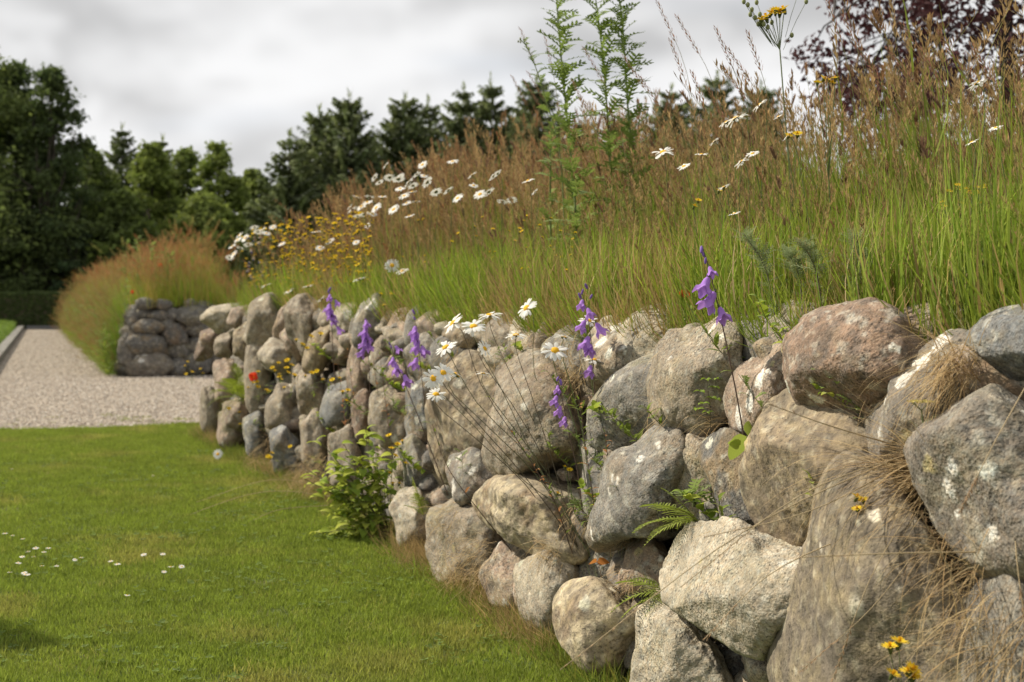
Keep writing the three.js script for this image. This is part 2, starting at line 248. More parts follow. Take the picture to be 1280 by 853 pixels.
function traced(parent, flat, key, { off = 0.05, end = false, facets = 5, band = false, lich = [], rough = 1, grow = 1.13, depth = 1 } = {}) {
  const pts = []; for (let i = 0; i < flat.length; i += 2) pts.push([flat[i], flat[i + 1]]);
  const xs = pts.map((p) => p[0]), ys = pts.map((p) => p[1]), x0 = Math.min(...xs), x1 = Math.max(...xs), y0 = Math.min(...ys), y1 = Math.max(...ys), cx = (x0 + x1) / 2, cy = (y0 + y1) / 2;
  let C; if (end) { const d = ray(cx, cy); C = CAM.clone().addScaledVector(d, (-G0 - 0.12 - off) / d.z); } else C = onWall(cx, cy, off);
  { const w0 = (x1 - x0) / 2 * depthOf(C) / FPX; if (!end) C = onWall(cx, cy, off - .05 + Math.max(.03, w0 * .62 - .06)); }
  const den = depthOf(C), sc = den / FPX * grow, W = (x1 - x0) / 2 * sc, H = (y1 - y0) / 2 * sc;
  const v = V(C.x, 0, C.z).normalize(), e1 = V(-v.z, 0, v.x), be = Math.atan2(v.x, -v.z), sn = Math.sin(be), cs = Math.cos(be);
  let a, b, ea, eb;
  if (end) { a = W; b = W * 0.8; ea = e1; eb = V(0, 0, 1); } else { a = W * Math.min(1.75, 0.8 / sn); b = W * Math.sqrt(1 - (a * sn / W) ** 2) / cs * depth; ea = V(0, 0, 1); eb = V(-1, 0, 0); }
  const k = outline(pts.map(([x, y]) => [(x - cx) * sc, (cy - y) * sc]), W, H);
  const vd = C.clone().sub(CAM).normalize();
  const L = lich.map(([x, y, r, tall]) => ({ at: RIGHT.clone().multiplyScalar((x - cx) * sc).addScaledVector(UPV, (cy - y) * sc), d: vd, r: r * sc, tall }));
  return stoneMesh(parent, C, W, H, { a, b, ea, eb, e1, k, px: Math.max(x1 - x0, y1 - y0) * 1.1, key, facets, band, lich: L, rough, round: end, spots: end ? 1 : 3 + Math.floor(W * 18) });
}
seed(11);
const wall1 = thing('stone_wall', 'long drystone wall of rounded field boulders holding the flowery bank beside the lawn', 'wall', 'drystone walls'); 
const T1 = [
  [[984,474,993,435,1027,402,1076,391,1107,402,1138,453,1120,474,1099,494,1084,525,1050,520,1004,500], 'r', { off: .02, facets: 3, lich: [[1020,474,5]] }],
  [[1084,540,1094,510,1115,479,1146,451,1187,428,1209,438,1220,474,1209,512,1179,550,1140,570,1094,566], 'k', { off: .03, lich: [[1134,478,11,1.5],[1152,460,13],[1172,440,13],[1110,500,5],[1090,537,6]] }],
  [[1110,409,1130,390,1166,386,1182,402,1179,425,1156,442,1125,432], 'd', { off: .12 }],
  [[1200,394,1218,376,1244,373,1264,383,1270,409,1231,424,1202,416], 'g', { off: .16 }],
  [[1220,427,1241,407,1280,388,1330,395,1345,440,1310,475,1262,482,1235,460], 'b', { off: .06 }],
  [[1159,587,1161,556,1187,534,1225,515,1280,510,1340,530,1360,620,1320,700,1270,708,1230,690,1190,650], 'k', { off: .0, facets: 4, lich: [[1198,587,9],[1192,608,9],[1188,618,8],[1203,638,5],[1245,658,10],[1280,530,7],[1234,595,3]] }],
  [[1222,490,1250,474,1295,476,1305,520,1270,540,1235,528], 'd', { off: .10 }],
  [[976,860,988,790,1005,727,1024,674,1043,632,1074,617,1119,632,1160,652,1192,689,1228,742,1240,853,1200,960,1000,960], 'k', { off: .0, facets: 4, band: true, depth: .8, lich: [[1096,667,8,1.4],[1036,700,4,1.8],[1078,764,8,1.3],[1118,745,5]] }],
  [[940,600,945,560,970,525,1003,500,1040,512,1078,545,1088,575,1078,612,1040,642,1000,668,968,663,950,635], 'w', { off: .02, band: true, facets: 7 }],
  [[904,500,923,470,950,452,971,430,996,443,992,485,970,519,948,548,915,548], 't', { off: .05, facets: 9, lich: [[950,476,8,1.6],[938,500,9,1.5],[927,520,9,1.5],[920,538,6],[958,468,4]] }],
  [[918,419,933,400,966,385,980,405,970,432,952,453,931,464,918,443], 'g', { off: .10, facets: 8 }],
  [[974,399,990,383,1020,383,1035,392,1030,413,1004,431,977,429], 'k', { off: .12, facets: 8, lich: [[1012,386,6]] }],
  [[821,483,831,443,850,419,885,404,925,396,930,419,928,453,916,485,910,506,872,536,831,522], 'w', { off: .06, band: false, facets: 5, lich: [[890,418,6,1.8],[842,450,3]] }],
  [[746,510,769,481,793,459,822,452,836,481,836,518,805,534,772,556,746,549], 'g', { off: .06, facets: 4 }],
  [[743,432,761,408,793,397,820,409,846,419,835,445,811,459,771,478,748,467], 'w', { off: .12, facets: 7, lich: [[772,408,14,.6],[795,402,10,.7],[752,424,10],[820,414,9,.6],[780,418,6]] }],
  [[676,455,690,430,712,416,738,423,750,450,742,487,710,494,688,480], 'g', { off: .11, facets: 3 }],
  [[642,460,658,427,690,407,708,416,706,433,679,458,650,474], 'd', { off: .14, facets: 8, lich: [[655,440,8,1.5],[668,424,9],[685,411,7,.6],[648,456,6]] }],
  [[606,442,626,430,650,426,660,447,644,468,613,480], 'b', { off: .14 }],
  [[614,524,638,475,665,455,695,458,724,488,748,525,744,574,700,596,650,596,618,570], 'w', { off: .05, facets: 4 }],
  [[545,512,558,480,590,461,617,473,629,520,624,574,602,604,563,596,546,564], 'w', { off: .05, facets: 5, band: true }],
  [[764,613,787,575,821,536,853,530,861,553,842,597,819,634,794,674,760,696,731,684,743,640], 'g', { off: .03, facets: 7, lich: [[798,581,5],[819,566,5],[775,604,4],[765,615,5],[741,664,5,1.6],[770,600,4]] }],
  [[834,606,851,562,878,539,906,534,896,587,890,625,865,644,840,636], 'w', { off: .06, facets: 5 }],
  [[882,577,905,548,937,558,948,606,959,648,937,676,912,672,891,627], 'd', { off: .04, facets: 6 }],
  [[840,742,851,702,878,676,912,660,948,672,992,687,1006,719,1003,746,967,757,948,795,920,818,876,803,846,767], 'p', { off: .0, facets: 5 }],
  [[782,832,800,795,830,770,857,773,889,810,909,853,890,910,790,910], 'p', { off: .02, facets: 4 }],
  [[700,772,713,750,740,734,767,740,792,765,787,802,767,832,728,832,704,802], 'p', { off: .02, facets: 4, band: true }],
  [[772,718,787,690,810,676,835,683,840,712,817,729,785,737], 't', { off: .06 }],
  [[649,721,663,695,690,683,714,705,712,737,694,774,680,782,658,774], 'p', { off: .03, facets: 7 }],
  [[600,642,635,605,682,594,725,601,741,630,732,679,695,692,653,676,616,664], 'p', { off: .03, facets: 5, band: true }],
  [[563,602,570,575,598,556,627,585,622,622,580,636,563,624], 'g', { off: .05, lich: [[570,610,6,1.8],[590,590,6]] }],
  [[491,642,501,620,520,616,539,642,534,674,500,679], 'p', { off: .0 }],
  [[543,652,570,632,612,645,629,692,602,734,558,724,543,692], 'w', { off: .04 }],
  [[606,717,625,690,657,693,664,742,642,769,613,757], 't', { off: .03 }],
  [[733,592,760,558,784,558,794,587,767,624,740,644,726,617], 'g', { off: .08 }],
  [[1213,762,1240,708,1290,698,1355,760,1365,860,1300,940,1228,900], 'g', { off: .03 }],
  [[640,590,690,580,735,588,740,610,690,622,645,615], 'd', { off: .14 }],
  [[256,399,266,387,290,383,304,389,302,412,270,414], 'p', { off: .02, facets: 3 }],
  [[286,405,292,388,312,385,318,402,302,416], 't', { off: .05 }],
  [[309,420,316,384,340,376,355,393,349,430,323,446], 'w', { off: .03, facets: 4 }],
  [[342,410,350,385,365,387,361,417,345,432], 't', { off: .05 }],
  [[358,391,376,376,400,381,398,417,380,440,360,412], 'w', { off: .05 }],
  [[379,404,403,385,412,405,392,420], 'b', { off: .09 }],
  [[380,456,388,424,416,403,416,434,397,466], 'w', { off: .05, band: true }],
  [[415,410,422,384,446,384,449,413,427,424], 'p', { off: .09, lich: [[435,395,7]] }],
  [[442,422,450,379,478,374,490,389,480,422,460,439], 'g', { off: .08, facets: 7, lich: [[465,384,9]] }],
  [[482,412,510,405,522,425,503,444,488,432], 'w', { off: .10 }],
  [[522,402,545,389,564,402,556,424,530,420], 'd', { off: .12 }],
  [[556,412,575,400,604,405,612,425,590,440,562,436], 'w', { off: .13 }],
  [[510,440,535,418,560,430,556,462,530,478,512,466], 'g', { off: .10 }],
  [[245,447,253,418,273,411,265,449], 'r', { off: .0, facets: 3 }],
  [[268,447,272,424,290,416,295,447], 'w', { off: .02 }],
  [[291,445,294,418,311,406,316,430,311,450], 'w', { off: .02, band: true }],
  [[309,470,312,435,335,441,337,475,330,514,312,509], 'w', { off: .02, facets: 3 }],
  [[328,442,341,427,362,430,373,440,357,466,334,463], 'p', { off: .05 }],
  [[350,423,365,406,381,435,373,449], 't', { off: .06 }],
  [[431,469,444,433,459,456,456,498,436,498], 't', { off: .05 }],
  [[477,474,490,449,510,443,515,474,492,487], 't', { off: .08 }],
  [[461,453,473,425,489,419,488,453,466,471], 'w', { off: .07 }],
  [[404,518,412,489,438,481,445,518,407,534], 'b', { off: .04 }],
  [[337,507,347,483,373,487,375,534,337,534], 'w', { off: .03 }],
  [[283,507,302,500,311,534,281,534], 't', { off: .0 }],
  [[510,492,535,476,552,500,548,548,520,556,508,530], 'b', { off: .08 }],
  [[468,500,490,486,510,500,512,545,480,552,466,530], 'w', { off: .07 }],
  [[440,505,458,492,470,510,468,548,446,550], 'r', { off: .06 }],
  [[372,470,394,462,408,478,404,512,378,510], 'w', { off: .05 }],
  [[376,530,398,520,408,545,398,588,376,580], 'w', { off: .02 }],
  [[340,545,356,535,374,548,372,588,346,588], 'b', { off: .01 }],
  [[305,530,324,520,336,545,332,572,308,568], 'b', { off: .01 }],
  [[270,455,292,452,300,480,290,505,272,498], 't', { off: .02 }],
  [[254,490,270,485,276,515,266,545,252,540], 'w', { off: .0 }],
  [[276,520,296,515,304,545,290,562,274,556], 't', { off: .0 }],
  [[412,548,436,535,452,560,446,610,418,606], 'w', { off: .03 }],
  [[500,560,524,548,544,570,540,612,510,616], 'g', { off: .06 }],
];
for (const [poly, key, o] of T1) traced(wall1, poly, key, o);
// filling stones between and behind the big ones, course by course
for (let row = 0; row < 5; row++) {
  let s = S0 + ru(0, 0.3);
  while (s < S1 + 0.05) {
    const H = ru(0.085, 0.135), a = ru(0.11, 0.22) * (row > 3 ? 0.85 : 1), y = Math.min(0.10 + row * 0.185 + rs(0.06), WALLTOP - H * 0.8), sc = s + a * 0.9, x = wallX(sc) + BATTER * y + ru(0.13, 0.18);
    if (sc > 1.0) stoneMesh(wall1, V(x, y, -Math.min(sc, S1 - 0.05)), a, H, { a, b: ru(0.10, 0.14), ea: V(0, 0, 1), eb: V(-1, 0, 0), e1: V(0, 0, 1), px: clamp(2 * H * FPX / (sc + 1), 25, 60), key: pick(['g', 'w', 'w', 't', 'k', 'd', 'w', 'p']), facets: 5 });
    s += a * 1.75;
  }
}
{ // small pinning stones wedged into the joints
  const hold = new THREE.Group(), gs = []; for (let i = 0; i < 230; i++) { const s = 1.5 + (S1 - 1.6) * Math.pow(rnd(), 1.1), y = ru(.05, .84), r = ru(.03, .065), m = stoneMesh(hold, V(wallX(s) + BATTER * y + ru(.05, .10), y, -s), r, r * ru(.6, .9), { a: r * ru(1, 1.5), b: r * 1.1, ea: V(0, 0, 1), eb: V(-1, 0, 0), e1: V(0, 0, 1), px: 24, key: pick(['g', 'w', 't', 'k', 'd', 'p']), facets: 5 }); m.updateMatrix(); gs.push(m.geometry.applyMatrix4(m.matrix)); }
  const m = meshOf('pinning_stone', mergeGeometries(gs), M.granite, wall1); m.userData.kind = 'stuff';
}
// the wall's far end turns back into the bank
for (let row = 0; row < 4; row++) for (let i = 0; i < 3; i++) stoneMesh(wall1, V(wallX(S1) + 0.32 + i * 0.3 + rs(0.05), 0.13 + row * 0.2, -S1 + 0.03 + rs(0.03)), 0.16, 0.12, { a: ru(0.14, 0.18), b: 0.13, ea: V(1, 0, 0), eb: V(0, 0, 1), e1: V(1, 0, 0), px: 24, key: pick(['g', 'w', 't', 'd']), facets: 4 });
seed(23);
const wall2 = thing('stone_wall', 'end of the drystone wall of dark rounded boulders, coloured darker for the shade on this end face, standing on the gravel', 'wall', 'drystone walls'); 
for (const [cx, cy, w, h, key, lich] of [[187,458,56,36,'k',[[173,447,4],[178,452,3],[181,445,3]]],[182,430,46,28,'d'],[185,409,40,19,'d'],[181,380,22,14,'e'],[203,381,24,13,'d'],[178,393,17,13,'d'],[196,394,27,15,'d'],[215,393,17,15,'d'],[241,396,42,25,'d'],[209,407,20,18,'e'],[220,419,32,27,'d'],[249,411,30,22,'d'],[238,380,16,11,'d'],[254,384,22,14,'d'],[224,438,30,24,'d'],[250,433,30,26,'d'],[158,440,20,40,'e'],[224,460,26,24,'e'],[246,455,32,30,'e'],[204,440,14,12,'d'],[166,405,12,16,'d'],[272,396,22,18,'d'],[272,418,24,22,'d'],[274,450,28,36,'d']]) {  // dark rock tones, deepened so the colour also carries the end face's shade
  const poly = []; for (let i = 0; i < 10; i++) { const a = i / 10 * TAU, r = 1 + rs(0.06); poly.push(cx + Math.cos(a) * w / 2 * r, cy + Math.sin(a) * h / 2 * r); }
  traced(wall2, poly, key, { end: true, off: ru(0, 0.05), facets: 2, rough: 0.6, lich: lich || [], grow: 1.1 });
}
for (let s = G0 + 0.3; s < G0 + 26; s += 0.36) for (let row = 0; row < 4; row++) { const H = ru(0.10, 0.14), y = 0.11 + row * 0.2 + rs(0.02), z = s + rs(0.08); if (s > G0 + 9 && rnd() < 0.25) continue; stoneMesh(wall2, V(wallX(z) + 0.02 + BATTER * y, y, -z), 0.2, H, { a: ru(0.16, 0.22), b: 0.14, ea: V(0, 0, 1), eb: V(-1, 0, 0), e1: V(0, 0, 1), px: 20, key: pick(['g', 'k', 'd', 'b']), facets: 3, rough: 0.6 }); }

// ------------------------------------------------------------------ grasses
const mixc = (a, b, t) => [lerp(a[0], b[0], t), lerp(a[1], b[1], t), lerp(a[2], b[2], t)], mulc = (a, k) => [a[0] * k, a[1] * k, a[2] * k];
const _m = new THREE.Matrix4(), _q = new THREE.Quaternion(), _e = new THREE.Euler();
function placed(p, yaw, leanX, leanZ, s, sy = s) { // turn about the stem first, then lean in world axes
  _q.setFromEuler(_e.set(leanZ, 0, -leanX)); const q2 = new THREE.Quaternion().setFromAxisAngle(V(0, 1, 0), yaw); _q.multiply(q2);
  return new THREE.Matrix4().compose(p, _q, V(s, sy, s));
}
const inFrame = (p, mx = 160, my = 220) => { const [x, y, t] = toPx(p); return t > 0.5 && x > -mx && x < 1280 + mx && y > -my && y < 853 + my; };
const flagShape = (t) => 1 - 0.15 * t - 0.85 * t * t;
function tuft(n, h, spread, w) { const g = new GB(); for (let i = 0; i < n; i++) { const a = ru(0, TAU), r = spread * Math.sqrt(rnd()), b = V(Math.cos(a) * r, 0, Math.sin(a) * r), d = V(rs(0.55), 1, rs(0.55)), k = ru(0.75, 1.2); g.blade(b, d, V(rs(1), 0.1, rs(1)), h * ru(0.6, 1.15), w * ru(0.7, 1.2), { segs: 2, bend: ru(0, 0.9), col: [k, k, k], shape: flagShape }); } return g.build(); }
// lawn
seed(41);
{
  const geos = []; for (let i = 0; i < 5; i++) geos.push(tuft(44, 0.023, 0.065, 0.0032));
  const lists = geos.map(() => []), N = 48000; let made = 0;
  for (let i = 0; i < N; i++) {
    const s = 2.4 + 9.5 * Math.pow(rnd(), 1.25), x = ru(-4.2, wallX(s) + 0.06), p = V(x, -0.002, -s);
    if (inPoly(gravelPts, x + .05 * n3(x * 7, s * 7, 3), -s - .10 * n3(x * 5, s * 5, 1)) && rnd() > 0.02) continue; const t = depthOf(p); if (t < 2 || !inFrame(p, 120, 60)) continue;
    const nz = fbm(x * 0.9, s * 0.9, 2.2, 3), n2 = fbm(x * 3.2, s * 3.2, 7.7, 3), dry = sstep(0.02, 0.42, nz + n2 * 0.7) * 0.75 + (rnd() < 0.05 ? 0.6 : 0);
    const c = mulc(mixc([.150, .205, .032], [.245, .235, .075], clamp(dry * .8, 0, 1)), ru(0.72, 1.28)), k = ru(0.7, 1.25);
    lists[i % 5].push([placed(p, ru(0, TAU), rs(0.15), rs(0.15), k), c]); made++;
  }
  geos.forEach((g, i) => instances('lawn_grass', g, M.leaf, lists[i], null, 'short mown blades of lawn grass', 'grass'));
  // clover and plantain leaves lying in the turf
  const g = new GB(); for (let j = 0; j < 3; j++) { const a = j / 3 * TAU; g.blade(V(Math.cos(a) * 0.001, 0.014, Math.sin(a) * 0.001), V(Math.cos(a), 0.25, Math.sin(a)), V(0, 1, 0), 0.012, 0.012, { segs: 3, shape: (t) => Math.sin(Math.PI * Math.pow(t, 0.55)) ** 0.8 }); } const L = [];
  for (let i = 0; i < 9000; i++) { const s = ru(2.6, 9), x = ru(-3.2, wallX(s) - 0.02), p = V(x, 0.004, -s); if (!inFrame(p, 60, 30) || inPoly(gravelPts, x, -s) || fbm(x * 1.6, s * 1.6, 9, 3) < 0.05) continue; L.push([placed(p, ru(0, TAU), rs(0.3), rs(0.3), ru(0.6, 1.2)), mulc([.085, .135, .025], ru(.7, 1.2))]); }
  instances('clover_patch', g.build(), M.leaf, L, null, 'low clover leaves mixed into the lawn', 'ground cover');
  // unmown grass and straw at the wall's foot
  const long = [], straw = []; const gl = [tuft(9, 0.12, 0.03, 0.0035), tuft(9, 0.10, 0.04, 0.004)], gs = [tuft(12, 0.13, 0.03, 0.0018), tuft(12, 0.10, 0.05, 0.0016)];
  for (let i = 0; i < 2400; i++) { const s = 1.6 + 8.6 * Math.pow(rnd(), 1.1), d = Math.abs(gauss()) * 0.11, x = wallX(s) + 0.03 - d, p = V(x, -0.005, -s); if (!inFrame(p, 100, 80)) continue; const pat = fbm(s * 1.1, x, 4, 3); if (rnd() < 0.74 + pat * 1.6) long.push([placed(p, ru(0, TAU), -0.15 + rs(0.35), rs(0.35), ru(0.4, 0.95)), mulc(mixc([.09, .15, .02], [.16, .16, .04], rnd()), ru(.8, 1.25))]); else straw.push([placed(p, ru(0, TAU), -0.35 + rs(0.5), rs(0.5), ru(0.5, 1.2)), mulc(mixc([.30, .23, .12], [.21, .16, .08], rnd()), ru(.8, 1.2))]); }
  gl.forEach((g, i) => instances('verge_grass', g, M.leaf, long.filter((_, k) => k % 2 === i), null, 'unmown green grass along the foot of the wall', 'grass'));
  gs.forEach((g, i) => instances('verge_straw', g, M.leaf, straw.filter((_, k) => k % 2 === i), null, 'dry straw lying along the foot of the wall', 'grass'));
}
// flowering grass: clumps of several stalks with different seed heads plus leaf blades, set many times over the banks
const GREENSTEM = [.15, .175, .045], STRAW = [.30, .235, .11], HEADB = [.145, .088, .048], HEADR = [.19, .092, .048], HEADP = [.22, .16, .085], HEADV = [.12, .075, .055];
function addStalk(g, base, lx, lz, h, kind, stemC, headC, { thick = 0.0009, leafC = null, droop = 0.16, fat = 1 } = {}) {
  const a = ru(0, TAU), bx = lx + Math.cos(a) * droop * .5, bz = lz + Math.sin(a) * droop * .5, at = (t) => V(base.x + h * (lx * .5 * t + bx * t * t), base.y + h * t * (1 - 0.08 * t * t), base.z + h * (lz * .5 * t + bz * t * t)), pts = [];
  for (let i = 0; i <= 5; i++) pts.push(at(i / 5)); g.tube(pts, pts.map((_, i) => thick * (1 - 0.11 * i)), 3, stemC);
  if (leafC) for (let j = 0; j < 2; j++) { const t = ru(0.12, 0.6), b = ru(0, TAU); g.blade(at(t), V(Math.cos(b) * 0.5, 1, Math.sin(b) * 0.5), V(Math.cos(b), 0.6, Math.sin(b)).negate(), h * ru(0.22, 0.4), 0.0042, { segs: 3, bend: -ru(0.4, 1.6), col: mulc(leafC, ru(.8, 1.2)), shape: flagShape }); }
  const L = kind === 'spike' ? ru(0.07, 0.12) : kind === 'foxtail' ? ru(0.04, 0.065) : ru(0.09, 0.14), n = kind === 'foxtail' ? 30 : kind === 'spike' ? 20 : 24;
  for (let i = 0; i < n; i++) {
    const f = i / n, t = 1 - (L / h) * (1 - f), p = at(t), b = i * 2.4 + rs(0.4), out = V(Math.cos(b), 0, Math.sin(b)), cc = mulc(headC, ru(.65, 1.35));
    if (kind === 'foxtail') g.blade(p.addScaledVector(out, 0.0016), out.clone().multiplyScalar(0.6).add(V(0, 1, 0)), out, 0.010 * fat, 0.004 * fat, { segs: 1, col: cc, shape: (x) => 1 - .8 * x });
    else if (kind === 'spike') g.blade(p.addScaledVector(out, 0.0008), out.clone().multiplyScalar(0.38).add(V(0, 1, 0)), out, 0.018 * fat, 0.0042 * fat, { segs: 2, col: cc });
    else { const r = (1 - f * 0.75) * ru(0.25, 1) * 0.026, q = p.clone().addScaledVector(out, r).add(V(0, r * 0.9, 0)); g.blade(p, q.clone().sub(p), V(0, 1, .3), r * 1.3, .0007, { segs: 1, col: cc, shape: () => 1 }); g.blade(q, out.clone().multiplyScalar(0.5).add(V(0, 0.7, 0)), out, 0.010 * fat, 0.0034 * fat, { segs: 1, col: cc, shape: (x) => 1 - .7 * x }); g.blade(q.clone().lerp(p, 0.4), out.clone().multiplyScalar(0.2).add(V(0, 1, 0)), out, 0.009 * fat, 0.003 * fat, { segs: 1, col: cc, shape: (x) => 1 - .7 * x }); }
  }
}
const MIX = { green: [['spike', GREENSTEM, HEADP, 1], ['spike', GREENSTEM, HEADB, 1], ['foxtail', GREENSTEM, HEADB, 1], ['foxtail', [.18, .19, .06], HEADV, 1], ['panicle', STRAW, HEADP, 0], ['spike', STRAW, HEADP, 1]], brown: [['panicle', STRAW, HEADR, 0], ['panicle', [.24, .16, .07], HEADB, 0], ['spike', STRAW, HEADP, 1], ['spike', [.22, .2, .08], HEADB, 1], ['panicle', STRAW, HEADP, 0], ['foxtail', STRAW, HEADV, 0]], russet: [['panicle', [.24, .17, .08], [.215, .12, .07], 0], ['panicle', STRAW, HEADR, 0], ['spike', GREENSTEM, HEADP, 1], ['panicle', GREENSTEM, HEADP, 1], ['spike', STRAW, HEADP, 1]] };
function clumpGeo(kind, nS, nB, spread, bladeC) {
  const g = new GB(), lean = rs(.10), lz0 = rs(.10);
  for (let i = 0; i < nS; i++) { const a = ru(0, TAU), r = spread * Math.sqrt(rnd()), [k, sc, hc, lf] = pick(MIX[kind]); addStalk(g, V(Math.cos(a) * r, 0, Math.sin(a) * r), lean + gauss() * .20, lz0 + gauss() * .20, (.5 * ru(.5, 1.3)), k, mulc(mixc(sc, STRAW, rnd() * .4), ru(.8, 1.2)), hc, { leafC: lf ? mixc([.12, .17, .03], [.22, .19, .07], rnd() * rnd()) : null, thick: ru(.0007, .0011), fat: ru(.8, 1.25), droop: ru(.05, .4) }); }
  for (let i = 0; i < nB; i++) { const a = ru(0, TAU), r = spread * Math.sqrt(rnd()); g.blade(V(Math.cos(a) * r, 0, Math.sin(a) * r), V(Math.cos(a) * .35 + rs(.2), 1, Math.sin(a) * .35 + rs(.2)), V(Math.cos(a), .1, Math.sin(a)).negate(), ru(.12, .46), ru(.003, .0060), { segs: 4, bend: -ru(.1, 1.5), col: mulc(bladeC(), ru(.75, 1.25)), shape: flagShape }); }
  return g.build();
}
seed(57);
const grB = () => rnd() < .84 ? mixc([.105, .185, .018], [.19, .235, .035], rnd()) : mixc([.27, .21, .09], [.2, .18, .06], rnd()), bB = () => rnd() < .45 ? mixc([.12, .165, .022], [.18, .19, .04], rnd()) : mixc([.29, .21, .09], [.21, .17, .06], rnd());
{
  const N = 7, geos = { green: [], brown: [], russet: [] }, lists = { green: [], brown: [], russet: [], low: [], far: [] };
  for (let i = 0; i < N; i++) { geos.green.push(clumpGeo('green', 4, 17, .06, grB)); geos.brown.push(clumpGeo('brown', 5, 14, .06, bB)); } for (let i = 0; i < 5; i++) geos.russet.push(clumpGeo('russet', 5, 14, .09, grB));
  const hash = (m) => { const v = Math.sin(m.elements[12] * 127.1 + m.elements[14] * 311.7) * 43758.5; return v - Math.floor(v); };
  const mkLow = (cf) => [0, 1, 2, 3].map(() => { const g = new GB(); for (let i = 0; i < 16; i++) { const a = ru(0, TAU), r = .05 * Math.sqrt(rnd()); g.blade(V(Math.cos(a) * r, 0, Math.sin(a) * r), V(Math.cos(a) * .5 + rs(.3), 1, Math.sin(a) * .5 + rs(.3)), V(Math.cos(a), .1, Math.sin(a)).negate(), ru(.06, .26), ru(.003, .0058), { segs: 3, bend: -ru(.1, 1.5), col: mulc(cf(), ru(.75, 1.25)), shape: flagShape }); } return g.build(); }), lowG = mkLow(grB), dryG = mkLow(() => mixc([.30, .23, .115], [.21, .165, .07], rnd()));
  for (let i = 0; i < 2700; i++) {
    const s = 0.9 + (S1 - 1.0) * Math.pow(rnd(), 1.12), t = 0.04 + 2.4 * Math.pow(rnd(), 1.5), x = wallX(s) + .22 + t, y = bankY(x, s); if (y === null || y < .25) continue; const p = V(x, y - .012, -s); if (!inFrame(p, 260, 420)) continue;
    if (t < .5 && rnd() > .25 + t * 1.5) continue; const patch = fbm(x * .9, s * .6, 12, 3), brown = clamp(.85 * sstep(3.8, 8.5, s + patch * 5) + patch * .5, 0, 1), tall = 1 + .7 * fbm(x * 1.7 + 5, s * 1.7, 3, 3), h = ru(.72, 1.26) * tall * (.50 + .50 * sstep(.02, .5, t)) * (.74 + .26 * (1 - sstep(S1 - 2.2, S1, s))) * (1.12 - .12 * sstep(1.5, 4, s));
    lists[rnd() < brown ? 'brown' : 'green'].push([placed(p, ru(0, TAU), -.15 + gauss() * .10, -.07 + gauss() * .09, h), mulc([1, 1, 1], ru(.85, 1.15))]);
  }
  for (let i = 0; i < 420; i++) { const s = S1 - .1 - 3.2 * rnd(), x = wallX(s) + .3 + 1.5 * rnd(), y = bankY(x, s); if (y === null) continue; lists.brown.push([placed(V(x, y - .012, -s), ru(0, TAU), -.15 + gauss() * .12, gauss() * .1, ru(.85, 1.3) * (.8 + .2 * sstep(0, .5, x - wallX(s) - .3))), mulc([1, 1, 1], ru(.85, 1.15))]); }
  for (let i = 0; i < 9000; i++) { // leafy sward, also between the top stones
    const s = 0.9 + (S1 - 1.0) * Math.pow(rnd(), 1.2), t = -.03 + 1.7 * Math.pow(rnd(), 1.5), x = wallX(s) + .22 + t; let y = bankY(Math.max(x, wallX(s) + .225), s); if (y === null) continue; if (t < 0) y -= .02; const p = V(x, y - .01, -s); if (!inFrame(p, 200, 300)) continue;
    const dry = sstep(-.1, .35, fbm(x * 1.3, s, 33, 3) + .06); lists.low.push([placed(p, ru(0, TAU), -.12 + rs(.35), rs(.35), ru(.7, 1.45) * (t < .03 ? .6 : 1)), mulc([1, 1, 1], ru(.8, 1.2)), dry]);
  }
  for (let i = 0; i < 1700; i++) { const s = G0 + .1 + (-pathEnd - G0) * Math.pow(rnd(), 1.6), x = wallX(s) + .24 + 1.4 * Math.pow(rnd(), 1.1), y = bankY(x, s); if (y === null || y < .3) continue; lists.russet.push([placed(V(x, y - .01, -s), ru(0, TAU), -.1 + gauss() * .16, gauss() * .14, ru(.7, 1.25) * (1 + .8 * fbm(x * 2, s * 1.1, 5, 3))), mulc(rnd() < .35 ? [.8, 1.1, .7] : [1.1, .95, .85], ru(.8, 1.25))]); }
  for (let i = 0; i < 900; i++) { const s = G0 + .25 + 22 * Math.pow(rnd(), 1.5), u = rnd(), x = wallX(s) + BATTER * u - .10 - rnd() * .12 * (1 - u), p = V(x, u * .82, -s); lists.far.push([placed(p, ru(0, TAU), -.45 + gauss() * .3, gauss() * .25, ru(.5, 1.0)), mulc(mixc([1, 1, 1], [.75, 1.1, .7], rnd()), ru(.8, 1.2))]); }
  const add = (name, gs, list, label) => gs.forEach((g, i) => instances(name, g, M.leaf, list.filter((_, j) => j % gs.length === i), null, label, 'grass'));
  add('meadow_grass', geos.green, lists.green, 'tall green flowering grass covering the bank above the near wall'); add('brown_meadow_grass', geos.brown, lists.brown, 'tall brown flowering grass covering the bank above the near wall'); add('sward_grass', lowG, lists.low.filter((e) => hash(e[0]) > e[2] * .75), 'leafy grass sward along the top of the near wall'); add('sward_straw', dryG, lists.low.filter((e) => hash(e[0]) <= e[2] * .75), 'dead grass leaves in the sward of the near bank');
  add('far_meadow_grass', geos.russet, lists.russet, 'russet flowering grass covering the far bank'); add('far_wall_grass', geos.russet.slice(0, 3), lists.far, 'grass growing out of the face of the far wall');
}
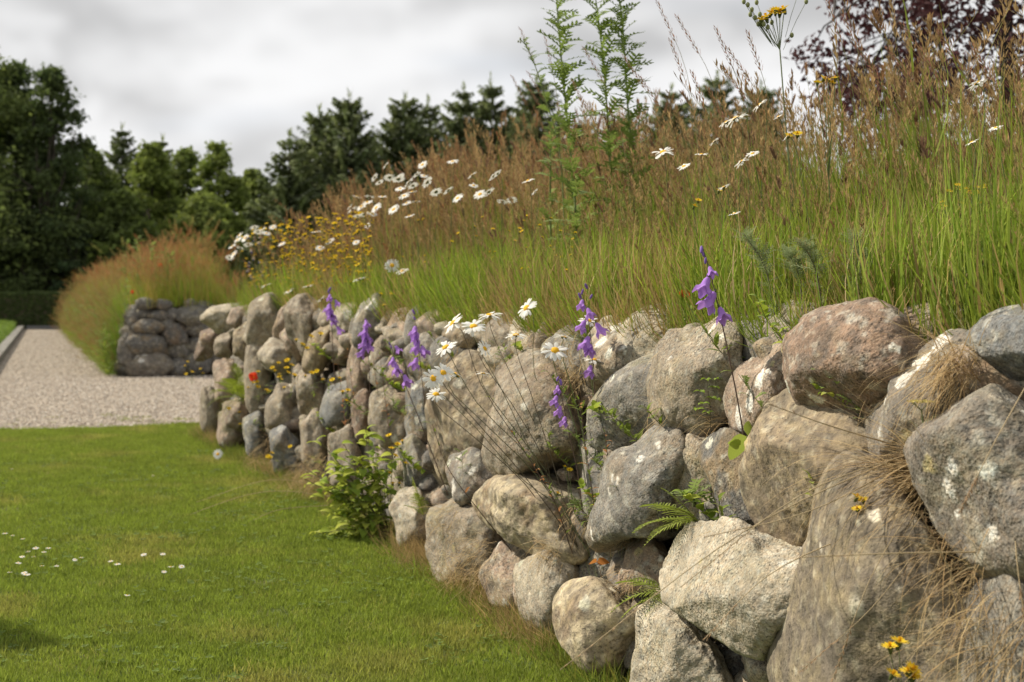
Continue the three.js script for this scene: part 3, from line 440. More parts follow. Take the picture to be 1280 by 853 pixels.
// gravel stones
seed(71);
{
  const g = new THREE.IcosahedronGeometry(1, 0); const P = g.attributes.position; for (let i = 0; i < P.count; i++) { const x = P.getX(i), y = P.getY(i), z = P.getZ(i), r = 1 + 0.28 * n3(x * 2.1 + 3, y * 2.1, z * 2.1); P.setXYZ(i, x * r * 1.15, y * r * 0.65, z * r * 0.9); } g.computeVertexNormals();
  const L = [], mat = new THREE.MeshStandardMaterial({ roughness: 0.95 }); mat.name = 'pebble';
  for (let i = 0; i < 130000 && L.length < 52000; i++) { const s = 9.5 + 33 * Math.pow(rnd(), 2.2), x = ru(-5, 2.2), p = V(x, 0.006, -s); if (!inPoly(gravelPts, x, -s) || !inFrame(p, 40, 20) || (s > G0 && x > wallX(s) - 0.05)) continue; const r = ru(.0045, .0125) * (rnd() < .06 ? 1.5 : 1); L.push([placed(p, ru(0, TAU), rs(.5), rs(.5), r), mulc(pick([[.44, .38, .305], [.49, .43, .355], [.38, .315, .25], [.55, .50, .43], [.32, .275, .225]]), ru(.75, 1.2))]); }
  instances('gravel', g, mat, L, null, 'loose pale gravel chips on the path', 'gravel');
}
// ------------------------------------------------------------------ trees, hedges, kerb
function leafQuad(g, p, n, L, W, col) { // folded diamond leaf
  const t = V(rs(1), rs(1), rs(1)).cross(n).normalize(), b = n.clone().cross(t), k = W * 0.5, h = n.clone().multiplyScalar(W * 0.18);
  const a0 = g.v(p.x - t.x * L * .5, p.y - t.y * L * .5, p.z - t.z * L * .5, col), a1 = g.v(p.x + b.x * k + h.x, p.y + b.y * k + h.y, p.z + b.z * k + h.z, col), a2 = g.v(p.x + t.x * L * .5, p.y + t.y * L * .5, p.z + t.z * L * .5, col), a3 = g.v(p.x - b.x * k + h.x, p.y - b.y * k + h.y, p.z - b.z * k + h.z, col);
  g.t(a0, a1, a2); g.t(a0, a2, a3);
}
const BARK = [.11, .09, .07];
function broadleaf(name, label, group, base, { h, r, clumps = 90, leaves = 90, leaf = 0.16, c1, c2, low = 0.1, top = 1, cr = 0.2, bark = BARK, prof = (t) => Math.pow(Math.sin(Math.PI * Math.pow(clamp(t, 0, 1), 0.75)), 0.7), stems = 1, category = 'tree' }) {
  const o = thing(name, label, category, group); o.position.copy(base);
  const crown = new GB(), trunk = new GB(), tp = []; const wob = () => rs(0.04 * h);
  for (let i = 0; i <= 6; i++) tp.push(V(i ? wob() * 0.6 : 0, h * 0.82 * i / 6, i ? wob() * 0.6 : 0)); trunk.tube(tp, tp.map((_, i) => h * 0.022 * (1.15 - i / 6)), 7, bark);
  const limbs = []; for (let k = 0; k < 12; k++) { const t = .12 + .8 * k / 12, a = k * 2.4 + rs(.4), f = tp[clamp(Math.floor(t * 5.2), 0, 5)], R = r * prof(clamp(t + .15, 0, 1)) * .8, e = V(Math.cos(a) * R, lerp(low, top, clamp(t + .16, 0, .97)) * h, Math.sin(a) * R), m = f.clone().lerp(e, .5).add(V(rs(.05 * r), -.03 * h, rs(.05 * r))), c = curve([f, m, e], 6); trunk.tube(c, c.map((_, i) => h * .0075 * (1.1 - i / 6)), 5, bark); limbs.push(...c.slice(1)); }
  for (let k = 0; k < clumps; k++) {
    const t = Math.pow(rnd(), 0.85), y = lerp(low, top, t) * h, R = r * prof(t) * (0.82 + 0.3 * n3(k * 3.1, t * 4, 2)), a = ru(0, TAU), q = Math.sqrt(ru(0.12, 1)), c = V(Math.cos(a) * R * q, y, Math.sin(a) * R * q), s = r * cr * ru(0.7, 1.35) * (1 - 0.35 * t);
    let f = limbs[0], fd = 1e9; for (const l of limbs) { const d = l.distanceToSquared(c); if (d < fd) { fd = d; f = l; } } trunk.tube([f, f.clone().lerp(c, .55).add(V(rs(.05 * r), .02 * h, rs(.05 * r))), c], [h * .0022, h * .0015, h * .0006], 3, bark);
    const tone = mulc(mixc(c1, c2, rnd()), ru(.8, 1.2)), up = V(c.x * 0.5, h * 0.15, c.z * 0.5).normalize();
    for (let j = 0; j < leaves; j++) { const d = V(gauss(), gauss() * 0.62, gauss()).multiplyScalar(s * 0.8); leafQuad(crown, c.clone().add(d), V(rs(1), rs(1), rs(1)).addScaledVector(up, 0.8).normalize(), leaf * ru(.7, 1.3), leaf * ru(.4, .65), mulc(tone, ru(.75, 1.25))); }
  }
  meshOf('trunk', trunk.build(), M.bark, o); meshOf('crown', crown.build(), M.foliage, o); return o;
}
function conifer(name, label, group, base, { h, r, c1, c2, whorls = 24, sparse = 1, per = 6 }) {
  const o = thing(name, label, 'tree', group); o.position.copy(base); const crown = new GB(), trunk = new GB(), bend = rs(0.03) * h;
  const at = (t) => V(bend * t * t, h * t, bend * 0.5 * t * t); trunk.tube([0, .25, .5, .75, .97].map(at), [0, .25, .5, .75, .97].map((t) => h * 0.016 * (1.06 - t)), 6, BARK);
  for (let w = 0; w < whorls; w++) {
    const t = 0.06 + 0.92 * w / whorls + rs(0.012); for (let b = 0; b < per; b++) {
      if (rnd() > sparse) continue; const a = b / per * TAU + w * 1.3 + rs(.3), L = r * (0.06 + 0.97 * Math.pow(1 - t, 0.8)) * ru(.65, 1.2), d = V(Math.cos(a), 0, Math.sin(a)), p0 = at(t), P = [0, .35, .7, 1].map((u) => p0.clone().addScaledVector(d, L * u).add(V(0, L * (-0.20 * u + 0.24 * u * u + (0.5 * t) * u), 0)));
      trunk.tube(P, [h * .003, h * .0022, h * .0015, h * .0006], 3, BARK); const n = Math.max(4, Math.round(L / 0.075)), tone = mulc(mixc(c1, c2, rnd()), ru(.8, 1.2)), side = V(-d.z, 0, d.x);
      for (let j = 0; j < n; j++) { const u = 0.12 + 0.9 * (j + rnd()) / n, k = Math.min(2, Math.floor(u * 3)), q = P[k].clone().lerp(P[k + 1], clamp(u * 3 - k, 0, 1.2)), sl = L * 0.34 * (1.1 - u) + 0.12; for (const sg of [-1, 1, 0]) { const dir = side.clone().multiplyScalar(sg).addScaledVector(d, sg ? 0.7 : 0.3).add(V(0, sg ? -0.15 : -0.5 + rs(.4), 0)); crown.blade(q, dir, V(rs(.5), 1, rs(.5)), sl * ru(.6, 1.2), 0.13 * ru(.7, 1.3), { segs: 2, bend: 0.3, col: mulc(tone, ru(.7, 1.3)), shape: (x) => 0.5 + 0.5 * Math.sin(Math.PI * x) - 0.35 * x }); } }
    }
  }
  for (let j = 0; j < 14; j++) { const a = ru(0, TAU); crown.blade(at(ru(.93, 1)), V(Math.cos(a) * .5, 1, Math.sin(a) * .5), V(Math.cos(a), 0, Math.sin(a)), 0.25, 0.06, { segs: 2, col: mulc(c2, ru(.8, 1.2)) }); }
  meshOf('trunk', trunk.build(), M.bark, o); meshOf('crown', crown.build(), M.foliage, o); return o;
}
const foot = (px, den) => { const p = atDepth(px, 372, den); p.y = 0; return p; }, hgt = (py, den) => EYE + (372 - py) / FPX * den;
seed(83);
const DK1 = [.105, .140, .038], DK2 = [.180, .225, .058], MG1 = [.150, .200, .040], MG2 = [.235, .290, .062];
for (const [px, den, top, wpx, o] of [
  [-40, 47, 70, 130, { c1: DK1, c2: DK2, clumps: 150, label: 'broad dark tree behind the clipped hedge, tallest of the left hand wood' }],
  [22, 48, 84, 52, { c1: DK1, c2: [.07, .11, .03], clumps: 110, label: 'tall dark tree behind the clipped hedge with a lumpy pale green top' }],
  [66, 46, 92, 56, { c1: DK1, c2: [.06, .09, .03], clumps: 95, leaves: 60, label: 'tall open topped tree beside the lumpy one behind the clipped hedge' }],
  [84, 49, 205, 44, { c1: [.045, .08, .035], c2: [.06, .10, .04], clumps: 70, label: 'rounded mid green tree beside the open topped one' }],
  [118, 52, 192, 40, { c1: DK1, c2: MG1, clumps: 80, label: 'dark bushy tree under the small pointed spruce' }],
  [190, 50, 186, 44, { c1: MG1, c2: MG2, clumps: 100, label: 'yellow green tree in the middle of the wood beyond the far bank' }],
  [232, 53, 190, 42, { c1: DK2, c2: MG1, clumps: 90, label: 'darker green tree between two paler ones beyond the far bank' }],
  [272, 49, 184, 44, { c1: MG1, c2: MG2, clumps: 95, leaves: 60, label: 'loose pale green tree with wispy top beyond the far bank' }],
  [318, 51, 216, 40, { c1: DK2, c2: MG2, clumps: 80, label: 'low green tree beside the gap of open sky' }],
  [352, 54, 232, 34, { c1: DK2, c2: MG1, clumps: 60, label: 'lowest green tree below the gap of open sky' }],
  [150, 47, 245, 60, { c1: DK1, c2: MG1, clumps: 80, label: 'shaded thicket of leaves behind the green weeds of the far bank' }],
  [255, 46, 250, 60, { c1: DK2, c2: MG2, clumps: 90, label: 'bright leafy thicket behind the far end of the daisies' }],
  [95, 45.6, 285, 30, { c1: [.05, .085, .03], c2: [.09, .13, .05], clumps: 45, label: 'pale leaved shrub behind the clipped hedge at the foot of the wood' }],
  [30, 46, 240, 60, { c1: [.05, .075, .02], c2: DK1, clumps: 90, label: 'dark evergreen thicket just behind the clipped hedge' }],
  [-20, 47, 250, 60, { c1: [.05, .075, .02], c2: DK1, clumps: 80, label: 'very dark thicket behind the hedge at the edge of the wood' }],
]) { const { label, ...rest } = o; broadleaf('broadleaf_tree', label, 'wood of trees behind the hedge', foot(px, den), { h: hgt(top, den), r: wpx * den / FPX * 1.25, low: 0.03, leaf: 0.21, cr: 0.30, ...rest, clumps: Math.round((rest.clumps || 90) * 1.35) }); }
seed(91);
const CF1 = [.130, .170, .066], CF2 = [.225, .265, .100];
[[152, 54, 158, 36, 'small pointed spruce rising above the broadleaved wood'], [116, 56, 176, 26, 'thin spruce top standing behind the broadleaved wood'], [205, 57, 172, 26, 'slim spruce tip behind the yellow green tree'], [362, 44, 168, 44, 'open branched conifer standing beside the gap of sky'], [396, 46, 134, 46, 'dense conifer second from the gap of sky'], [432, 45, 116, 52, 'tall conifer third from the gap of sky'], [500, 47, 118, 54, 'broad dark conifer alone between two notches of sky'], [540, 49, 124, 42, 'lower conifer tucked behind its broad neighbours'], [580, 46, 110, 50, 'full conifer in the middle of the conifer row'], [616, 47, 98, 44, 'tallest spire of the conifer row'], [645, 49, 128, 44, 'lower conifer beside the tallest spire'], [678, 45, 96, 56, 'dark conifer behind the tall green ragwort'], [735, 47, 150, 50, 'conifer mostly hidden behind the ragwort stems'], [830, 46, 112, 56, 'conifer top seen above the grass beside the ragwort'], [886, 45, 92, 54, 'conifer top seen over the daisies'], [942, 46, 104, 54, 'conifer top behind the yellow hawksbeard'], [464, 51, 168, 40, 'short conifer filling the notch behind the tall ones'], [780, 50, 140, 44, 'conifer between the ragwort and the daisies']].forEach(([px, den, top, w, label]) => conifer('conifer_tree', label, 'row of conifers', foot(px, den), { h: hgt(top, den), r: w * den / FPX * 1.95, per: 10, whorls: 30, c1: CF1, c2: CF2, sparse: px === 362 ? 0.6 : 0.92 }));
seed(97);
broadleaf('copper_beech', 'copper beech with dark purple leaves rising behind the grassy bank', null, foot(1262, 11.5), { h: hgt(-230, 11.5), r: 2.0, clumps: 430, leaves: 70, leaf: 0.068, c1: [.045, .018, .022], c2: [.085, .030, .032], low: 0.22, cr: 0.16, bark: [.06, .05, .05] });
// clipped hedges: a dense shell of small leaves over a dark twiggy core
function hedge(name, label, x0, x1, h, z0, z1, n, c1, c2, leaf) {
  const o = thing(name, label, 'hedge'), core = new THREE.BoxGeometry(x1 - x0 - .1, h - .06, z1 - z0 - .1); core.translate((x0 + x1) / 2, h / 2 - .03, (z0 + z1) / 2);
  const C = new Float32Array(core.attributes.position.count * 3).fill(0).map((_, i) => [.12, .10, .06][i % 3]); core.setAttribute('color', new THREE.BufferAttribute(C, 3)); meshOf('twig_core', core, M.stem, o);
  const g = new GB(), A = [[(x1 - x0) * (z1 - z0), 0], [(x1 - x0) * h, 1], [(z1 - z0) * h, 2], [(z1 - z0) * h, 3]], tot = A.reduce((s, a) => s + a[0], 0);
  for (let i = 0; i < n; i++) { let r = rnd() * tot, f = 0; while (r > A[f][0] && f < 3) { r -= A[f][0]; f++; } const u = rnd(), v = rnd(), j = rs(.05) + .03 * n3(u * 9, v * 9, f), nn = [V(0, 1, 0), V(0, 0, 1), V(-1, 0, 0), V(1, 0, 0)][f], p = f === 0 ? V(lerp(x0, x1, u), h + j, lerp(z0, z1, v)) : f === 1 ? V(lerp(x0, x1, u), h * v, z1 + j) : V(f === 2 ? x0 - j : x1 + j, h * v, lerp(z0, z1, u)); leafQuad(g, p, V(rs(1), rs(1), rs(1)).addScaledVector(nn, 1).normalize(), leaf * ru(.7, 1.3), leaf * .6, mulc(mixc(c1, c2, rnd()), ru(.7, 1.3))); }
  meshOf('foliage', g.build(), M.foliage, o); return o;
}
const hz = pathEnd - 0.35;
hedge('clipped_hedge', 'long dark clipped hedge closing the end of the gravel path', -9, kerbFar.x + 2.4, hgt(367, -hz * .95), hz - 1.2, hz, 30000, [.06, .09, .026], [.11, .15, .045], .08);
{ // kerb stones edging the path, low box edging behind them, grass strip at the hedge foot
  const n = Math.floor(kerbOut.distanceTo(kerbFar) / 1.15), o = thing('stone_kerb', 'grey stone kerb edging the left side of the gravel path', 'kerb'), dir = kd.clone(), L = 1.15;
  for (let i = 0; i < n; i++) { const g = new THREE.BoxGeometry(0.16, 0.13, L - 0.02, 2, 2, 5), P = g.attributes.position, C = []; for (let k = 0; k < P.count; k++) { P.setXYZ(k, P.getX(k) + .012 * n3(P.getZ(k) * 5 + i, P.getY(k) * 9, 1), P.getY(k) + .012 * n3(P.getZ(k) * 4, P.getX(k) * 9, i), P.getZ(k)); C.push(.30, .285, .25); } g.setAttribute('color', new THREE.Float32BufferAttribute(C, 3)); g.computeVertexNormals(); const m = meshOf('kerb_stone', g, M.granite, o), p = kerbFar.clone().addScaledVector(dir, (i + .5) * L); m.position.set(p.x - .08, 0.05, p.z); m.rotation.y = Math.atan2(dir.x, dir.z); }
  const o2 = thing('stone_kerb', 'low stone kerb across the end of the path before the hedge', 'kerb'); for (let i = 0; i < 4; i++) { const g = new THREE.BoxGeometry(1.0, 0.12, 0.16); g.setAttribute('color', new THREE.Float32BufferAttribute(new Array(g.attributes.position.count * 3).fill(.26), 3)); const m = meshOf('kerb_stone', g, M.granite, o2); m.position.set(kerbFar.x + .55 + i * 1.02, .05, pathEnd + .05); }
  const o3 = thing('box_edging', 'low clipped green edging plants behind the kerb of the path', 'hedge'), g = new GB(); for (let i = 0; i < 17000; i++) { const u = rnd() * n * L, w = ru(.2, 1.3), p = kerbFar.clone().addScaledVector(dir, u); leafQuad(g, V(p.x - w, ru(.0, .32) * (1 - .3 * Math.abs(w - .75)), p.z), V(rs(.8), 1, rs(.8)).normalize(), .06, .035, mulc(mixc([.07, .13, .02], [.12, .18, .03], rnd()), ru(.7, 1.25))); } meshOf('foliage', g.build(), M.leaf, o3);
}
//@@PART4_BEGIN
// ------------------------------------------------------------------ wild flowers and weeds, each plant a thing
const wallDen = (px) => depthOf(onWall(px, 385));
function rootBelow(p, dx = 0, dz = 0) { const x = p.x + dx, s = -(p.z + dz), y = bankY(x, s); return V(x, (y === null ? 0 : y) - 0.01, -s); }
const up3 = (d) => new THREE.Quaternion().setFromUnitVectors(V(0, 1, 0), d.clone().normalize());
const STEMG = [.10, .135, .04], STEMD = [.085, .07, .04];
function stemMesh(o, pts, r0, r1, col = STEMG, n = 10, sides = 5, name = 'stem') { const c = curve(pts, n), g = new GB(); g.tube(c, c.map((_, i) => lerp(r0, r1, i / n)), sides, col); return meshOf(name, g.build(), M.stem, o); }
// oxeye daisy pieces (unit: flower radius 1)
seed(101);
const petalGeo = [0, 1, 2].map((i) => { const g = new GB(); g.blade(V(.26, .02, 0), V(1, .10, 0), V(0, 1, 0), .78, .27, { segs: 4, bend: .35 + i * .2, fold: -.18, col: [.80, .80, .77], shape: (t) => Math.min(1, .55 + t * 1.2) * (t > .8 ? 1 - (t - .8) * 2.6 : 1) }); return g.build(); });
const ringGeo = [0, 1, 2].map((k) => { const g = new GB(), n = 17 + k; for (let i = 0; i < n; i++) { const a = i / n * TAU + rs(.06), d = V(Math.cos(a), .12 + rs(.16), Math.sin(a)); g.blade(V(d.x * .26, .02, d.z * .26), d, V(0, 1, 0), .78 * ru(.85, 1.1), .27, { segs: 3, bend: .2 + rnd() * .6, fold: -.15, col: mulc([.80, .80, .77], ru(.93, 1.05)), shape: (t) => Math.min(1, .55 + t * 1.2) * (t > .8 ? 1 - (t - .8) * 2.6 : 1) }); } return g.build(); });
const discGeo = (() => { const g = new THREE.SphereGeometry(.32, 18, 9, 0, TAU, 0, Math.PI / 2), P = g.attributes.position, C = []; for (let i = 0; i < P.count; i++) { const x = P.getX(i), y = P.getY(i), z = P.getZ(i), k = 1 + .10 * n3(x * 40, y * 40, z * 40); P.setXYZ(i, x * k, y * .55 * k - .02, z * k); C.push(.72 * k, .40 * k, .015); } g.setAttribute('color', new THREE.Float32BufferAttribute(C, 3)); g.computeVertexNormals(); return g; })();
const calyxGeo = (() => { const g = new THREE.SphereGeometry(.30, 10, 5, 0, TAU, Math.PI / 2, Math.PI / 2); g.scale(1, .6, 1); const C = []; for (let i = 0; i < g.attributes.position.count; i++) C.push(.08, .11, .035); g.setAttribute('color', new THREE.Float32BufferAttribute(C, 3)); return g; })();
function daisy(label, group, head, root, r, face, { near = false, mids = [], stemC = STEMG, sr = .0014 } = {}) {
  const o = thing('oxeye_daisy', label, 'daisy', group); o.position.copy(root); const h = head.clone().sub(root), f = face.clone().normalize(), below = h.clone().addScaledVector(f, -.18 * r), neck = below.clone().addScaledVector(f, -.9 * r);
  stemMesh(o, [V(0, 0, 0), ...mids.map((m) => m.clone().sub(root)), ...(mids.length ? [] : [h.clone().multiplyScalar(.5).add(V(rs(.03), .02, rs(.03)))]), neck, below], sr, sr * .75, stemC, 12);
  const q = up3(f), disc = meshOf('flower_head', discGeo, M.disc, o); disc.position.copy(h); disc.quaternion.copy(q); disc.scale.setScalar(r); disc.rotateY(ru(0, TAU)); meshOf('calyx', calyxGeo, M.stem, disc);
  if (near) { const n = 18 + Math.floor(rnd() * 4); for (let i = 0; i < n; i++) { if (rnd() < .05) continue; const p = meshOf('petal', petalGeo[i % 3], M.petal, disc); p.rotation.set(rs(.12), i / n * TAU + rs(.09), rs(.24) - .06); p.scale.set(ru(.9, 1.08), 1, ru(.85, 1.1)); } }
  else meshOf('petal_ring', pick(ringGeo), M.petal, disc);
  return o;
}
const skyward = (k = .5) => V(-.45 + rs(k), .9 + rs(.2), -.1 + rs(k));
seed(103);
// the ones that lean out of the wall: head pixel, radius in pixels, depth, facing
const crack = onWall(722, 684, .03), c2 = onWall(742, 642, .03), wallDaisies = [
  [566, 404, 15, V(-.9, .75, .1), 'side on oxeye daisy leaning over the pale wall stones, leftmost of its spray'], [592, 408, 16, V(-.2, 1, .5), 'oxeye daisy nodding in the middle of the upper spray before the wall'], [612, 394, 15, V(-.1, 1, .1), 'oxeye daisy held flat highest in the spray before the wall'], [658, 385, 14, V(-1, .8, .5), 'oxeye daisy tipped on edge beside the blue grey stone'], [645, 419, 14, V(0, 1, .12), 'oxeye daisy seen edge on above the blue grey stone'], [557, 434, 15, V(-.6, 1, .25), 'oxeye daisy with petals swept down, below the leftmost of the spray'], [606, 436, 11, V(.5, .6, .7), 'small half open oxeye daisy within the spray'], [542, 473, 14, V(-.15, .55, 1), 'oxeye daisy facing outward showing its full yellow disc, lower of the pair'], [554, 466, 13, V(.05, .7, .9), 'oxeye daisy facing outward tucked behind its twin'], [571, 469, 15, V(.75, .8, .1), 'oxeye daisy tilted sideways beside the outward facing pair'], [545, 493, 13, V(-.1, .85, .5), 'lowest oxeye daisy of the spray before the wall'], [604, 467, 10, V(.2, 1, 0), 'small edge on oxeye daisy before the reddish dried clover']];
wallDaisies.forEach(([x, y, rp, f, label], i) => { const den = depthOf(crack) - .02 + i % 4 * .05 + (y < 425 ? .08 : 0), head = atDepth(x, y, den), root = onWall([722, 735, 690, 712][i % 4], [684, 690, 655, 640][i % 4], .02); const e = ray(x, y), m1 = atDepth(lerp(722, x, .35) + rs(7), lerp(684, y, .40) + rs(6), den - .03), m2 = atDepth(lerp(722, x, .72) + rs(6) - 4, lerp(684, y, .74) + 4, den - .02); daisy(label, 'daisies leaning out of the wall', head, root, rp * den / FPX, f, { near: true, mids: [m1, m2], stemC: i % 2 ? [.075, .085, .03] : [.07, .055, .03], sr: .0012 }); });
[[694, 438, 17, V(-.1, .8, .65), 'large oxeye daisy with a pale centre beside the purple bellflower'], [705, 422, 13, V(.3, 1, -.1), 'oxeye daisy behind the large pale centred one'], [736, 401, 13, V(.05, 1, .42), 'oxeye daisy crossing the purple bellflower spire, upper of two'], [743, 450, 14, V(.1, 1, .05), 'oxeye daisy crossing the purple bellflower spire, lower of two']].forEach(([x, y, rp, f, label], i) => { const den = depthOf(c2) - .05 + .02 * i, head = atDepth(x, y, den), m = atDepth(lerp(742, x, .55) + 5, lerp(642, y, .5), den); daisy(label, 'daisies beside the bellflower', head, c2.clone().add(V(-.01, 0, .015 * i)), rp * den / FPX, f, { near: true, mids: [m], sr: .0014 }); });
// drift on the bank
seed(107);
const meadowDaisies = [[829, 190, 14, .45, 'broad oxeye daisy standing clear above the grass, largest on the bank'], [920, 148, 16, .5, 'oxeye daisy flower overlapping another at the top of the bank grass'], [908, 153, 11, .55, 'oxeye daisy tucked under the overlapping flower on the bank'], [950, 131, 11, .5, 'oxeye daisy high beside the yellow hawksbeard stem'], [893, 177, 8, .55, 'small oxeye daisy between the two broad ones on the bank'], [877, 193, 9, .6, 'small oxeye daisy just below its like on the bank'], [855, 208, 9, .5, 'oxeye daisy below the broad clear standing one'], [927, 202, 11, .4, 'oxeye daisy with its neighbour in a low pair on the bank'], [941, 192, 9, .42, 'oxeye daisy upper of the low pair on the bank'], [973, 146, 7, .5, 'oxeye daisy small and white beside the hawksbeard'], [985, 170, 9, .4, 'oxeye daisy touching yellow flowers on the bank'], [918, 267, 8, .3, 'oxeye daisy low in the green grass above the grey stones'], [905, 234, 9, .3, 'oxeye daisy beside the yellow buttercups on the bank'], [1245, 160, 9, .4, 'oxeye daisy half hidden before the copper beech, upper'], [1215, 178, 9, .35, 'oxeye daisy half hidden before the copper beech, lower'], [1222, 104, 13, .5, 'oxeye daisy against the copper beech leaves'], [490, 332, 11, .35, 'starry oxeye daisy above the wall top with its face outward'], [503, 339, 9, .4, 'oxeye daisy edge on beside the starry one'], [449, 349, 9, .2, 'oxeye daisy alone above the wall top stones'], [385, 358, 8, .2, 'oxeye daisy above the pale wall top, right of a twin'], [361, 364, 8, .2, 'oxeye daisy above the pale wall top with a yellow floret beside it'], [332, 357, 8, .25, 'oxeye daisy over the far part of the wall'], [402, 374, 7, .12, 'oxeye daisy brushing the far purple bellflower']];
for (const [x, y, rp, k, label] of meadowDaisies) { const den = wallDen(x) + k, head = atDepth(x, y, den); daisy(label, 'daisies on the bank', head, rootBelow(head, .06 + rs(.04), rs(.05)), Math.min(rp * den / FPX, .034), rp > 10 && y > 320 ? V(-.3, .5, 1) : skyward(.35), { near: rp >= 11 && x > 600, sr: .0011 }); }
const drift = []; for (const [x, y] of [[440,262],[452,258],[459,253],[466,268],[447,270],[437,259],[470,260],[478,246],[500,236],[505,245],[511,228],[500,222],[516,232],[521,218],[482,207],[474,228],[528,206],[487,222],[468,222],[530,220],[545,240],[560,238],[508,254],[492,262],[520,252],[566,202],[590,219],[592,232],[600,243],[617,220],[622,217],[640,250],[628,252],[660,226],[668,240],[611,240],[572,248],[460,282],[512,270],[498,224],[515,240],[455,268],[446,246],[462,246],[534,228]]) drift.push([x, y, 9, ru(.25, .8)]);
for (const [x, y] of [[297,300],[306,298],[318,284],[327,288],[333,292],[290,308],[300,310],[292,318],[310,306],[299,294],[323,290],[341,284],[352,305],[395,290],[412,302],[400,310],[445,303],[287,322]]) drift.push([x, y, 7, ru(.15, .6)]);
for (const [x, y, rp, k] of drift) { const den = wallDen(x) + k, head = atDepth(x, y, den); daisy(x < 425 ? 'small white oxeye daisy among yellow flowers at the far end of the bank' : 'white oxeye daisy in the drift among russet grass on the bank', x < 425 ? 'daisies at the far end of the bank' : 'drift of daisies on the bank', head, rootBelow(head, .05 + rs(.05), rs(.06)), Math.min(rp * den / FPX, .034) * ru(.65, 1), skyward(.7), { sr: .001 }); }
{ const p = ground(272, 580), head = atDepth(272, 568, depthOf(p)); daisy('lone oxeye daisy standing in the lawn beside the wall end', null, head, p, .03, V(-.5, .5, 1)); }
// lawn daisies
seed(109);
const lawnProto = (() => { const o = thing('lawn_daisy', 'tiny white lawn daisy in the mown grass', 'daisy', 'small daisies dotted over the lawn'); stemMesh(o, [V(0, 0, 0), V(.003, .02, 0), V(0, .04, 0)], .0009, .0007, STEMG, 4, 4); const d = meshOf('flower_head', discGeo, M.disc, o); d.position.y = .041; d.scale.setScalar(.0105); meshOf('petal_ring', ringGeo[0], M.petal, d); return o; })();
[[35, 716], [15, 668], [28, 672], [36, 690], [27, 697], [21, 705], [31, 717], [30, 721], [12, 714], [42, 694], [53, 706], [70, 705], [45, 686], [56, 689], [92, 697], [100, 695], [139, 701], [181, 693], [203, 692], [203, 713], [213, 711], [226, 707], [190, 593], [6, 669], [147, 707], [60, 684], [15, 585], [157, 744]].forEach(([x, y], i) => { const p = ground(x, y, .04), o = i ? copyOf(lawnProto) : lawnProto; o.position.set(p.x, 0, p.z); o.rotation.set(rs(.25), ru(0, TAU), rs(.25)); o.scale.setScalar(ru(.8, 1.15)); });
// bellflowers
seed(113);
const bellGeo = (() => { const prof = [[.001, 0], [.0035, -.001], [.0062, -.006], [.0072, -.012], [.0082, -.018], [.0115, -.025], [.0165, -.030]], g = new THREE.LatheGeometry(prof.map(([x, y]) => new THREE.Vector2(x, y)), 30), P = g.attributes.position, C = []; for (let i = 0; i < P.count; i++) { const x = P.getX(i), y = P.getY(i), z = P.getZ(i), a = Math.atan2(z, x), t = clamp(-y / .03, 0, 1), lob = Math.cos(a * 5), k = 1 + .12 * lob * Math.max(0, t - .45); P.setXYZ(i, x * k, y - .006 * lob * Math.max(0, t - .5) * 2, z * k); const c = .85 + .15 * Math.abs(Math.cos(a * 2.5)); C.push(.46 * c, .25 * c, .70 * c); } g.setAttribute('color', new THREE.Float32BufferAttribute(C, 3)); g.computeVertexNormals(); return g; })();
const sepalGeo = (() => { const g = new GB(); for (let i = 0; i < 5; i++) { const a = i / 5 * TAU; g.blade(V(Math.cos(a) * .002, 0, Math.sin(a) * .002), V(Math.cos(a), .5, Math.sin(a)), V(0, 1, 0), .007, .002, { segs: 2, col: [.09, .10, .05] }); } g.tube([V(0, .006, 0), V(0, -.003, 0)], [.001, .003], 6, [.09, .09, .05]); return g.build(); })();
const budGeo = (() => { const g = new THREE.SphereGeometry(1, 8, 6); g.scale(.0032, .008, .0032); const C = []; for (let i = 0; i < g.attributes.position.count; i++) C.push(.17, .09, .34); g.setAttribute('color', new THREE.Float32BufferAttribute(C, 3)); return g; })();
const greenBud = (() => { const g = new THREE.SphereGeometry(1, 8, 6); g.scale(.0042, .0055, .0042); const C = []; for (let i = 0; i < g.attributes.position.count; i++) C.push(.20, .22, .09); g.setAttribute('color', new THREE.Float32BufferAttribute(C, 3)); return g; })();
const lanceGeo = [0, 1].map((k) => { const g = new GB(); g.blade(V(0, 0, 0), V(1, .35, 0), V(0, 1, 0), 1, k ? .34 : .22, { segs: 5, bend: .7 + k * .4, fold: .2, col: [.12, .17, .03] }); return g.build(); });
const lanceDry = (() => { const g = new GB(); g.blade(V(0, 0, 0), V(1, .2, 0), V(0, 1, 0), 1, .24, { segs: 5, bend: 1.3, fold: .3, col: [.24, .12, .05] }); return g.build(); })();
